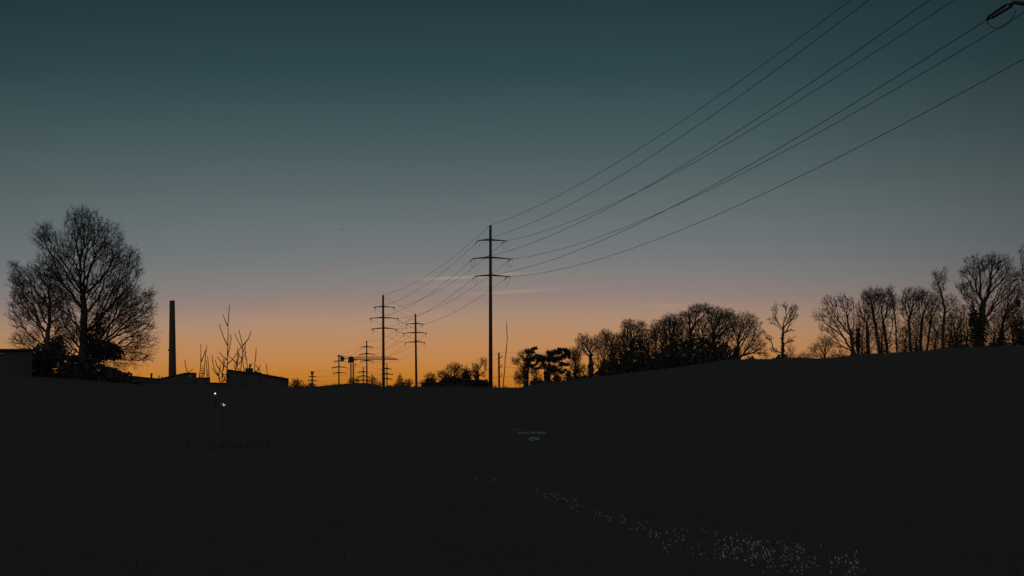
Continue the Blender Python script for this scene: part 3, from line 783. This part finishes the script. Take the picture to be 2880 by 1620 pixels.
# ------------------------------------------------------------------ trees along the right-hand bank
GR = "bare trees along the wooded bank"
G2 = "bare trees standing in a row on the ridge"
YB = 134.0
def T(label, base, trunk, blobs, seed, Y=YB, group=GR, **kw):
    kw.setdefault("D", .24); kw.setdefault("tip", .0165); kw.setdefault("twig", .55); kw.setdefault("bf", .62); kw.setdefault("start", .16)
    if group == G2 and "few" not in label:
        blobs = [(a, b + .3 * d, c, d * 1.3, e) for a, b, c, d, e in blobs]; kw.setdefault('dens', 1.1)
        blobs = blobs + [(trunk[0][0], trunk[0][1] + 4, 26, 44, 44), (trunk[0][0], trunk[0][1] - 40, 26, 40, 40)]
        kw.setdefault("tw_n", 1.9)
    kw.setdefault("dens", 1.5)
    return bare_tree("broadleaf_tree", label, group, Y, base, trunk, blobs, seed, **kw)
T("thin bare tree leaning against the left one of the two pines", 1476, [(1475, 1040), (1473, 1000)], [(1468, 1002, 14, 15, 80), (1452, 1018, 12, 10, 60), (1462, 1062, 18, 22, 220), (1470, 1035, 12, 16, 60)], 71, tip=.014)
pine("pine_tree", "dark pine with layered clumps, left one of the two pines", "dark pines at the left end of the wood", 136, 1482, [(1484, 1050), (1490, 1010), (1494, 990)],
     [(1494, 987, 14, 8, 330), (1500, 1004, 24, 6, 300), (1488, 1013, 14, 6, 200), (1512, 1006, 12, 5, 140), (1486, 1026, 10, 7, 160), (1520, 1036, 18, 4, 160), (1496, 1026, 12, 5, 120), (1480, 1048, 8, 26, 300), (1500, 1040, 8, 14, 60)], 72)
pine("pine_tree", "dark pine with a wide spreading crown, right one of the two pines", "dark pines at the left end of the wood", 137, 1538, [(1539, 1050), (1545, 1015), (1560, 990)],
     [(1546, 998, 13, 9, 330), (1562, 990, 18, 7, 300), (1598, 994, 15, 15, 520), (1580, 982, 12, 5, 140), (1528, 1014, 18, 11, 420), (1560, 1012, 22, 12, 520), (1586, 1024, 18, 7, 220), (1542, 1036, 20, 11, 400), (1565, 1042, 16, 6, 170), (1538, 1060, 9, 18, 300), (1583, 1045, 12, 6, 100)], 73)
T("slim bushy bare tree between the spreading pine and the twin-topped tree", 1618, [(1618, 1040)], [(1618, 1000, 20, 24, 280), (1622, 1035, 22, 18, 140)], 74, ivy=[(1622, 1058, 14, 24, 300), (1600, 1060, 8, 20, 160)])
T("twin-topped bare tree on a forked trunk, left end of the rising wood", 1662, [(1662, 1040), (1661, 1006)], [(1642, 962, 26, 24, 200), (1680, 962, 22, 22, 170), (1655, 985, 30, 18, 90)], 75, ivy=[(1662, 1044, 9, 40, 520)], rmax=.3)
T("bare tree with a leaning top right of the twin-topped tree", 1726, [(1725, 1020), (1722, 990)], [(1704, 945, 18, 18, 120), (1722, 962, 28, 24, 260), (1735, 985, 22, 20, 140)], 76, ivy=[(1724, 1030, 16, 46, 620)])
T("bare tree with an airy vase-shaped top above dense ivy", 1780, [(1780, 1010), (1779, 960)], [(1768, 918, 24, 18, 190), (1800, 922, 20, 22, 170), (1776, 946, 34, 22, 200), (1755, 950, 20, 24, 130)], 77, ivy=[(1798, 980, 30, 42, 900), (1765, 1000, 24, 40, 600)])
T("narrow bare tree in the gap right of the ivy-dense tree", 1842, [(1841, 1000), (1842, 960)], [(1842, 930, 16, 30, 160), (1838, 960, 14, 24, 60)], 78, ivy=[(1840, 1030, 14, 40, 300)])
T("round-crowned bare tree left of the wood's highest crown", 1888, [(1888, 1000), (1888, 950)], [(1886, 908, 34, 24, 380), (1868, 930, 24, 24, 150), (1906, 925, 18, 26, 130)], 79, ivy=[(1890, 975, 34, 44, 1100)])
T("bare tree with crooked limbs forming the wood's highest top", 1940, [(1940, 990), (1941, 930)], [(1955, 874, 22, 18, 170), (1982, 870, 18, 16, 120), (1928, 892, 20, 18, 130), (1950, 905, 34, 30, 200)], 80, ivy=[(1945, 970, 26, 50, 900)])
T("bare tree with a dense round crown right of the wood's highest top", 2008, [(2008, 985), (2008, 935)], [(2010, 888, 30, 26, 340), (2046, 890, 22, 24, 220), (2020, 920, 46, 30, 340), (2062, 905, 14, 20, 60)], 81, ivy=[(2000, 978, 40, 44, 1200), (2030, 1000, 30, 26, 500)])
T("fan-shaped bare tree with many spreading limbs, right end of the wood", 2074, [(2074, 1000), (2076, 970)], [(2090, 905, 40, 28, 300), (2122, 930, 24, 36, 170), (2070, 935, 34, 30, 170), (2130, 975, 26, 24, 130), (2105, 965, 36, 40, 170), (2152, 995, 20, 14, 40)], 82, ivy=[(2072, 1000, 12, 28, 380)], rmax=.42, di=12)
GP1 = "lacy bare bushes among the pines"
for k, (x, ty, w, h_, lab) in enumerate(((1508, 1048, 17, 20, "lacy bare bush between the two pines' trunks"), (1566, 1042, 18, 22, "lacy bare bush under the spreading pine's right branches"), (1597, 1046, 15, 20, "lacy bare bush beside the slim bushy bare tree"), (1642, 1040, 16, 26, "lacy bare bush at the left of the forked trunk"))):
    bare_tree("bare_shrub_tree", lab, GP1, 135, x, [(x, ty + 22)], [(x, ty + 12, w, h_, 190), (x + 5, ty + 28, w, 12, 110)], 210 + k, D=.2, tip=.016, twig=.45, start=.1, ivy=[(x, ty + 28, w * .7, 14, 160)])
GK = "bare trees in the wood's back row"
for k, (x, ty, w, fy, lab) in enumerate(((1700, 955, 30, 1000, "back-row bare tree between the twin-topped and the leaning-topped tree"), (1755, 935, 32, 985, "back-row bare tree between the leaning-topped and the ivy-dense tree"),
        (1822, 920, 28, 970, "back-row bare tree between the ivy-dense tree and the narrow tree"), (1862, 915, 26, 960, "back-row bare tree between the narrow and the round-crowned tree"),
        (1918, 900, 30, 950, "back-row bare tree between the round-crowned tree and the wood's highest top"), (1978, 893, 30, 940, "back-row bare tree just right of the wood's highest top"),
        (2040, 912, 32, 960, "back-row bare tree between the dense round crown and the fan-shaped tree"))):
    T(lab, x, [(x, 1005), (x + 2, fy + 12)], [(x, ty + 26, w, 26, 200), (x - 10, ty + 60, w, 34, 160), (x + 12, ty + 70, w, 36, 130)], 140 + k, Y=147, group=GK, ivy=[(x, ty + 88, w * .8, 34, 420)])
GX = "bare trees behind the ridge row"
for k, (x, ty, w, lab) in enumerate(((2425, 890, 26, "low bare tree behind the fan tree and the upright crown"), (2480, 880, 24, "low bare tree behind the crossing limbs"), (2545, 905, 22, "low bare tree behind the gap of the ridge row"),
        (2578, 885, 26, "low bare tree behind the flat-topped crown"), (2632, 880, 26, "low bare tree behind the slender leaning trunk"), (2672, 885, 26, "low bare tree behind the tall narrow tree's right side"),
        (2718, 885, 26, "low bare tree behind the tallest ridge tree's left side"), (2795, 870, 30, "low bare tree behind the tallest ridge tree's right side"), (2848, 860, 28, "low bare tree behind the far right end of the ridge"))):
    T(lab, x, [(x, 970), (x + 3, 940)], [(x, ty + 22, w, 24, 110), (x - 8, ty + 55, w * 1.1, 34, 140), (x + 8, ty + 78, w * 1.1, 36, 140)], 160 + k, Y=141, group=GX, rmax=.16, tip=.014)
GU = "dark evergreen undergrowth below the wood"
for lab, x, y, rx, ry, k, sd in (("dark undergrowth bush below the two pines", 1530, 1092, 60, 22, 1500, 91), ("dark undergrowth bush below the twin-topped tree", 1640, 1082, 60, 24, 1500, 92),
                                 ("dark undergrowth bush below the leaning-topped tree", 1720, 1058, 44, 44, 1700, 93), ("dark undergrowth bush below the ivy-dense tree", 1790, 1042, 48, 48, 1900, 94),
                                 ("dark undergrowth bush below the round-crowned tree", 1880, 1026, 52, 46, 1900, 95), ("dark undergrowth bush below the wood's highest top", 1960, 1018, 50, 44, 1700, 96),
                                 ("dark undergrowth bush at the fan-shaped tree's left side", 2030, 1016, 34, 30, 1100, 97)):
    shrub("evergreen_bush", lab, GU, 131, [(x, y, rx, ry, k), (x - rx * .55, y + 14, rx * .7, ry * .8, k // 2), (x + rx * .55, y + 12, rx * .7, ry * .8, k // 2)], sd, .25)
shrub("evergreen_bush", "small round bush on the ridge right of the fan-shaped tree", "small bushes along the ridge line", 134, [(2112, 1014, 16, 12, 260)], 98, .16)
shrub("evergreen_bush", "rounded bush around the lone pruned tree's foot", "small bushes along the ridge line", 133, [(2200, 1012, 22, 18, 520), (2215, 1018, 20, 10, 200)], 99, .18)
shrub("evergreen_bush", "tiny bush on the ridge right of the lone pruned tree", "small bushes along the ridge line", 133, [(2240, 1014, 10, 7, 150)], 100, .14)

T("lone pruned bare tree with few crooked limbs on the open ridge", 2201, [(2200, 1000), (2201, 960), (2202, 925)],
  [(2180, 868, 10, 16, 22), (2206, 862, 8, 14, 16), (2228, 872, 14, 14, 34), (2238, 868, 8, 10, 14), (2176, 900, 14, 16, 30), (2214, 905, 14, 18, 30), (2232, 890, 12, 14, 24), (2162, 950, 12, 9, 26), (2150, 938, 6, 8, 12), (2222, 958, 10, 6, 14), (2218, 930, 14, 6, 14), (2176, 985, 12, 8, 22)],
  83, group=G2, rmax=.20, tip=.021, twig=.45, di=14, ivy=[(2201, 985, 5, 22, 120), (2201, 955, 4, 22, 70)])
T("small twiggy bare bush tree beside the lone pruned tree", 2222, [(2222, 1005)], [(2224, 990, 12, 18, 70)], 84, group=G2, tip=.013, twig=.4)
T("low spreading bare tree left of the fan of leaning limbs", 2321, [(2321, 990)], [(2318, 966, 30, 22, 200), (2296, 985, 26, 20, 150), (2330, 1000, 30, 14, 80)], 85, group=G2, tip=.014)
T("bare tree with long limbs fanning out to the left", 2400, [(2398, 970), (2392, 940)], [(2300, 882, 20, 14, 60), (2330, 850, 24, 22, 110), (2366, 842, 22, 20, 110), (2392, 850, 14, 18, 60), (2336, 885, 30, 18, 110), (2352, 915, 30, 24, 110), (2380, 890, 26, 30, 120), (2318, 918, 20, 8, 40), (2342, 960, 26, 14, 60)], 86, group=G2, rmax=.36, di=14, twig=.5, ivy=[(2413, 960, 7, 46, 420), (2398, 960, 6, 36, 160)])
T("bare tree with an upright crown left of the thin straight tree", 2442, [(2441, 960), (2438, 910)], [(2436, 860, 24, 34, 210), (2420, 880, 20, 28, 100), (2452, 890, 18, 30, 90)], 87, group=G2, rmax=.26, ivy=[(2441, 960, 5, 40, 160)])
T("bare tree leaning left with a dense dark head", 2474, [(2470, 960), (2458, 900), (2450, 860)], [(2446, 830, 22, 20, 260), (2470, 828, 20, 18, 170), (2458, 860, 22, 24, 110)], 88, group=G2, rmax=.24)
T("bare tree with crossing limbs behind the thin straight tree", 2496, [(2493, 960), (2484, 900)], [(2492, 835, 26, 26, 240), (2508, 860, 18, 26, 110), (2480, 870, 18, 24, 70)], 89, group=G2, rmax=.22, Y=137)
T("thin straight bare tree in the gap of the ridge row", 2523, [(2520, 960), (2516, 900), (2510, 850)], [(2505, 822, 12, 22, 70), (2520, 845, 12, 18, 60), (2516, 890, 14, 20, 30)], 101, group=G2, rmax=.13)
T("bare tree with a flat-topped crown right of the gap", 2563, [(2562, 950), (2558, 900)], [(2556, 830, 22, 22, 220), (2584, 826, 20, 20, 180), (2560, 870, 24, 26, 130), (2540, 855, 14, 26, 70)], 102, group=G2, rmax=.22)
T("bare tree with fine arching twigs behind the flat-topped crown", 2592, [(2592, 950), (2594, 900)], [(2600, 840, 28, 26, 240), (2588, 880, 30, 26, 130), (2616, 870, 20, 28, 90)], 103, group=G2, rmax=.24, Y=137)
T("slender bare tree with a leaning trunk under the tall narrow tree", 2606, [(2612, 950), (2622, 890)], [(2628, 850, 22, 26, 110), (2610, 900, 22, 26, 60), (2636, 910, 18, 30, 50)], 104, group=G2, rmax=.18, Y=136)
T("tall narrow bare tree with an open spire-like crown", 2652, [(2653, 940), (2658, 870), (2650, 820)], [(2636, 778, 14, 18, 90), (2655, 775, 9, 22, 50), (2640, 805, 18, 20, 90), (2672, 842, 22, 14, 80), (2650, 850, 22, 26, 90), (2680, 870, 16, 22, 60), (2634, 835, 20, 18, 60)], 105, group=G2, rmax=.24, di=12)
T("thicket-like bare tree left of the tallest ridge tree", 2690, [(2690, 950)], [(2690, 900, 26, 44, 230), (2706, 880, 22, 34, 150), (2672, 930, 26, 34, 130)], 106, group=G2, Y=136, tip=.015, ivy=[(2700, 960, 24, 34, 240)])
T("tallest ridge tree with a broad vase-shaped crown and ivy-dark trunk", 2752, [(2752, 950), (2758, 900), (2764, 850)],
  [(2742, 740, 30, 26, 210), (2790, 732, 28, 20, 230), (2826, 745, 24, 26, 180), (2712, 762, 14, 14, 50), (2706, 800, 18, 14, 80), (2722, 812, 24, 20, 130), (2774, 780, 50, 36, 260), (2848, 770, 18, 16, 80), (2836, 800, 26, 26, 130), (2740, 850, 34, 34, 160), (2800, 850, 34, 36, 160)],
  107, group=G2, rmax=.62, D=.27, di=12, tip=.018, ivy=[(2752, 930, 26, 62, 1500), (2735, 890, 12, 40, 300)])
T("bare tree crowding the tallest ridge tree from the right", 2816, [(2818, 940), (2824, 890)], [(2838, 835, 30, 34, 260), (2860, 810, 20, 26, 140), (2826, 880, 28, 34, 160), (2850, 890, 26, 34, 160)], 108, group=G2, rmax=.28, Y=131, ivy=[(2816, 955, 12, 32, 300)])
T("bare tree half cut off by the photo's edge, rightmost of the ridge row", 2892, [(2890, 940), (2888, 860), (2884, 790)], [(2870, 700, 5, 16, 12), (2884, 720, 14, 40, 110), (2868, 772, 16, 12, 50), (2896, 780, 34, 46, 240), (2880, 850, 34, 40, 240), (2870, 900, 26, 36, 180)], 109, group=G2, rmax=.40, Y=129, ivy=[(2872, 940, 26, 50, 500), (2862, 850, 8, 14, 90)])
GV = "low bare scrub along the ridge"
for k, (x, w, h_, lab) in enumerate(((2262, 22, 12, "low bare scrub between the lone pruned tree and the spreading tree"), (2362, 24, 18, "low bare scrub under the long left-reaching limbs"), (2432, 18, 26, "low bare scrub beside the ivy trunk of the fan tree"),
        (2482, 20, 22, "low bare scrub between the leaning and the crossing tree"), (2540, 24, 26, "low bare scrub in the gap by the thin straight tree"), (2576, 18, 24, "low bare scrub at the flat-topped tree's foot"),
        (2630, 22, 30, "low bare scrub under the slender leaning tree"), (2672, 24, 34, "low bare scrub right of the tall narrow tree's foot"), (2712, 24, 34, "low bare scrub left of the tallest ridge tree's trunk"), (2796, 24, 40, "low bare scrub right of the tallest ridge tree's trunk"), (2846, 24, 40, "low bare scrub near the far right end"))):
    gy = float(np.interp(x, SK[:, 0], SK[:, 1]))
    bare_tree("bare_shrub_tree", lab, GV, 131, x, [(x, gy - h_ * .5)], [(x, gy - h_ * .95, w, h_ * 1.15, 150), (x + 8, gy - h_ * .4, w * 1.2, h_ * .6, 90)], 180 + k, D=.2, tip=.013, twig=.5, start=.05, bf=.5)
GB = "bushes below the ridge row"
for lab, x, y, rx, ry, k, sd in (("bush at the foot of the leaning fan tree", 2416, 1006, 20, 14, 320, 111), ("bush in the gap below the thin straight tree", 2500, 1004, 34, 8, 300, 112),
                                 ("bush below the flat-topped crown", 2580, 1000, 30, 9, 300, 113), ("thick brush at the tallest ridge tree's left foot", 2690, 985, 40, 16, 700, 114),
                                 ("thick brush at the tallest ridge tree's right foot", 2810, 976, 40, 18, 700, 115), ("dark brush at the far right end of the ridge", 2880, 960, 26, 34, 700, 116)):
    shrub("evergreen_bush", lab, GB, 128, [(x, y, rx, ry, k)], sd, .18)

# ------------------------------------------------------------------ near saplings
def c8(*pts): return [(540 + x * .17945, 840 + y * .17945) for x, y in pts]
GP = "bare saplings at the near edge of the field"
sapling("bare_sapling", "tallest bare sapling with forked shoots, left of the monopitch hall's wall", GP, 8.0, [
    c8((588, 95), (576, 260), (567, 430), (566, 560), (560, 740), (556, 900), (548, 1100), (545, 1400)),
    c8((495, 272), (520, 340), (560, 420)), c8((428, 405), (470, 540), (510, 640), (556, 738)), c8((604, 560), (612, 640), (592, 770), (560, 880)),
    c8((430, 850), (480, 905), (546, 955)), c8((402, 918), (470, 1010), (548, 1085)), c8((765, 762), (715, 840), (640, 955), (552, 1030))])
sapling("bare_sapling", "bare sapling with a Y-shaped top above the sloping hall roof", GP, 8.3, [
    c8((742, 520), (770, 640), (796, 735), (786, 930), (762, 1120), (750, 1400)),
    c8((678, 565), (735, 690), (786, 780)), c8((926, 510), (890, 620), (800, 738)), c8((840, 715), (825, 770), (796, 850)),
    c8((830, 850), (770, 980), (700, 1060)), c8((720, 860), (770, 935), (800, 950))])
sapling("bare_sapling", "slender bare sapling between the two forked saplings", GP, 8.1, [
    c8((716, 765), (712, 900), (696, 1040), (688, 1110), (684, 1400)), c8((580, 895), (640, 960), (690, 1005)), c8((655, 1040), (670, 1085), (690, 1110)), c8((740, 860), (725, 950), (700, 1030)), c8((700, 1060), (740, 1115))])
sapling("bare_sapling", "short bare sapling just left of the roof antenna", GP, 8.2, [
    c8((835, 848), (850, 950), (875, 1090), (885, 1400)), c8((790, 960), (805, 1060), (815, 1135)), c8((836, 775), (832, 860), (850, 960))])
sapling("bare_sapling", "bare sapling right of the roof antenna with one side shoot", GP, 8.4, [
    c8((1006, 765), (996, 900), (988, 1020), (976, 1140), (970, 1400)), c8((1068, 1060), (1040, 1105), (1015, 1145)), c8((1000, 1040), (1035, 1090), (1060, 1130))])
sapling("bare_sapling", "single bare shoot near the hall roof's low end", GP, 8.6, [c8((1168, 1045), (1172, 1110), (1182, 1190), (1185, 1400))])
sapling("bare_sapling", "bare sapling with two long shoots rising behind the small spruce", GP, 7.8, [
    c8((137, 715), (140, 860), (142, 980), (128, 1080), (118, 1200), (116, 1400)), c8((236, 738), (215, 880), (196, 1080), (190, 1200)), c8((214, 805), (180, 900), (146, 985))])
sapling("bare_sapling", "thin bare sapling right of the small spruce", GP, 7.9, [c8((248, 910), (256, 1050), (268, 1230), (272, 1400)), c8((230, 980), (236, 1100), (242, 1220))])
sapling("bare_sapling", "curved bare sapling leaning left in the roof gap", GP, 8.0, [
    c8((312, 895), (322, 980), (345, 1080), (400, 1190), (440, 1310), (446, 1400)), c8((366, 970), (400, 1050), (432, 1110)), c8((315, 1085), (360, 1150), (410, 1205)), c8((452, 1045), (435, 1110), (415, 1230)), c8((470, 1210), (440, 1240), (425, 1260))])
sapling("bare_sapling", "twiggy bare sapling left of the hall wall in the roof gap", GP, 8.1, [
    c8((492, 950), (490, 1050), (478, 1150), (474, 1310), (474, 1400)), c8((520, 965), (500, 1050), (480, 1130)), c8((490, 1180), (510, 1240), (530, 1300)), c8((445, 1110), (470, 1180), (486, 1220)), c8((540, 1200), (515, 1240), (495, 1300))])
sapling("bare_sapling", "single short bare shoot between the chimney and the small spruce", GP, 8.2, [[(521, 1015), (522, 1030), (525, 1044), (530, 1062)], [(540, 1040), (534, 1046), (528, 1050)]])
sapling("bare_sapling", "tall crooked bare shoot leaning beside the short utility pole", None, 7.0, [[(1425.3, 910), (1425.8, 930), (1427, 952), (1425, 970), (1423, 985), (1421, 1010), (1419.5, 1035), (1417, 1062), (1414.5, 1093), (1410, 1140)]])

# ------------------------------------------------------------------ bird
c = P(962, 645, 120)
b = MB()
b.tube([c + [0, -.14, .02], c + [0, -.06, 0], c + [0, .05, 0], c + [0, .12, -.01], c + [0, .22, -.03]], [.015, .045, .05, .03, .008], 8)
b.hexa([c + [-.02, -.06, 0], c + [.02, -.06, 0], c + [.02, .06, 0], c + [-.02, .06, 0], c + [.06, -.02, .24], c + [.075, -.02, .24], c + [.075, .04, .24], c + [.06, .04, .24]])
b.hexa([c + [.05, -.02, -.22], c + [.065, -.02, -.22], c + [.065, .04, -.22], c + [.05, .04, -.22], c + [-.02, -.06, -.005], c + [.02, -.06, -.005], c + [.02, .06, -.005], c + [-.02, .06, -.005]])
o = b.build("bird", M_PLUM, None, c); o.location = c
tag(o, "tiny grey bird high in the grey sky left of the tallest pole", "bird")

# ------------------------------------------------------------------ ground cover
rng = np.random.default_rng(77)
gm = MB()
def blades(x, y, h, w):
    z = H(x, y); k = len(x)
    a = rng.uniform(0, 2 * np.pi, k); dx_ = np.cos(a) * w; dy_ = np.sin(a) * w
    lx = rng.normal(0, .35, k) * h; ly = rng.normal(0, .35, k) * h
    p = np.stack([x, y, z - .03], 1)
    V = np.stack([p + np.stack([-dx_, -dy_, 0 * x], 1), p + np.stack([dx_, dy_, 0 * x], 1), p + np.stack([lx + dx_ * .2, ly + dy_ * .2, h], 1), p + np.stack([lx - dx_ * .2, ly - dy_ * .2, h], 1)], 1)
    gm.add(V, [np.arange(4 * k).reshape(k, 4)])
k = 14000
yy = 5 + 35 * rng.uniform(0, 1, k) ** 1.6; xx = rng.uniform(-.75, .75, k) * yy
blades(xx, yy, rng.uniform(.04, .17, k), rng.uniform(.003, .008, k))
k = 26000
yy = rng.normal(137, 5.0, k); xx = rng.uniform(-36, 112, k)
clump = rng.uniform(-36, 112, 210); cs = rng.uniform(.3, 1.0, 210)
j = rng.integers(0, 210, k); near_ = rng.uniform(size=k) < .6
xx = np.where(near_, clump[j] + rng.normal(0, .55, k), xx)
hh = np.where(near_, cs[j] * rng.uniform(.35, 1.0, k) * np.exp(-((xx - clump[j]) / .9) ** 2), rng.uniform(.08, .35, k))
blades(xx, yy, np.clip(hh, .06, 1.1), rng.uniform(.015, .045, k))
o = gm.build("grass", M_GRASS); tag(o, "dark winter grass and weed clumps over the field and ridge", "grass", kind="stuff")

# pale specks standing for glints, light put into their colour, along the near slope
def ray_ground(px, py):
    y = 4.0
    while y < 150:
        if EYE + (HOR - py) / F * y < float(H((px - 1440) / F * y, y)): break
        y += .05
    return np.array([(px - 1440) / F * y, y, float(H((px - 1440) / F * y, y))])
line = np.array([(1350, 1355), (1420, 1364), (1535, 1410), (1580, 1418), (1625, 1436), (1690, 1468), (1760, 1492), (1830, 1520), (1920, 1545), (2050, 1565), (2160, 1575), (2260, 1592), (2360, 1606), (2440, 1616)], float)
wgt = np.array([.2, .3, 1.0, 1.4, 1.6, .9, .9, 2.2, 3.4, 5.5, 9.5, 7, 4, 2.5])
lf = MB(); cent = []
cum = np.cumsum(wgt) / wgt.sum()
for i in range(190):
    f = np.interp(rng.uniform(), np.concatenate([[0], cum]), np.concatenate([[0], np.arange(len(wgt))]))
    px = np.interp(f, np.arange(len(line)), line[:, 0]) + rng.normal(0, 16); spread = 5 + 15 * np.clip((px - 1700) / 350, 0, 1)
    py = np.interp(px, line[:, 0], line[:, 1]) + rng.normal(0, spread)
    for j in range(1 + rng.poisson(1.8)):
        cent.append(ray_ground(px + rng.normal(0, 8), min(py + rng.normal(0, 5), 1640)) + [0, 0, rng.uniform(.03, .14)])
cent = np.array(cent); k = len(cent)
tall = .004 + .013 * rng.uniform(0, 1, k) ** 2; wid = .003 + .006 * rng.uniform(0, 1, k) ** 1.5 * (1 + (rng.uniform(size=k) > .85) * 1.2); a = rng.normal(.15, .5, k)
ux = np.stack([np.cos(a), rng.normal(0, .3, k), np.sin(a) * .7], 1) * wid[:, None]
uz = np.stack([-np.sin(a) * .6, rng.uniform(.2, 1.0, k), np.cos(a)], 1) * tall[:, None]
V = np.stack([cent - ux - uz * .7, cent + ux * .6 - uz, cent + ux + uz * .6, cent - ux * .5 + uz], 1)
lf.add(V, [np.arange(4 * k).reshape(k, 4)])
o = lf.build("painted_glints", M_PALE); tag(o, "pale specks scattered in a slanting strip over the dark near slope", "leaves", kind="stuff")

# patch of pale gravel showing through the dark field
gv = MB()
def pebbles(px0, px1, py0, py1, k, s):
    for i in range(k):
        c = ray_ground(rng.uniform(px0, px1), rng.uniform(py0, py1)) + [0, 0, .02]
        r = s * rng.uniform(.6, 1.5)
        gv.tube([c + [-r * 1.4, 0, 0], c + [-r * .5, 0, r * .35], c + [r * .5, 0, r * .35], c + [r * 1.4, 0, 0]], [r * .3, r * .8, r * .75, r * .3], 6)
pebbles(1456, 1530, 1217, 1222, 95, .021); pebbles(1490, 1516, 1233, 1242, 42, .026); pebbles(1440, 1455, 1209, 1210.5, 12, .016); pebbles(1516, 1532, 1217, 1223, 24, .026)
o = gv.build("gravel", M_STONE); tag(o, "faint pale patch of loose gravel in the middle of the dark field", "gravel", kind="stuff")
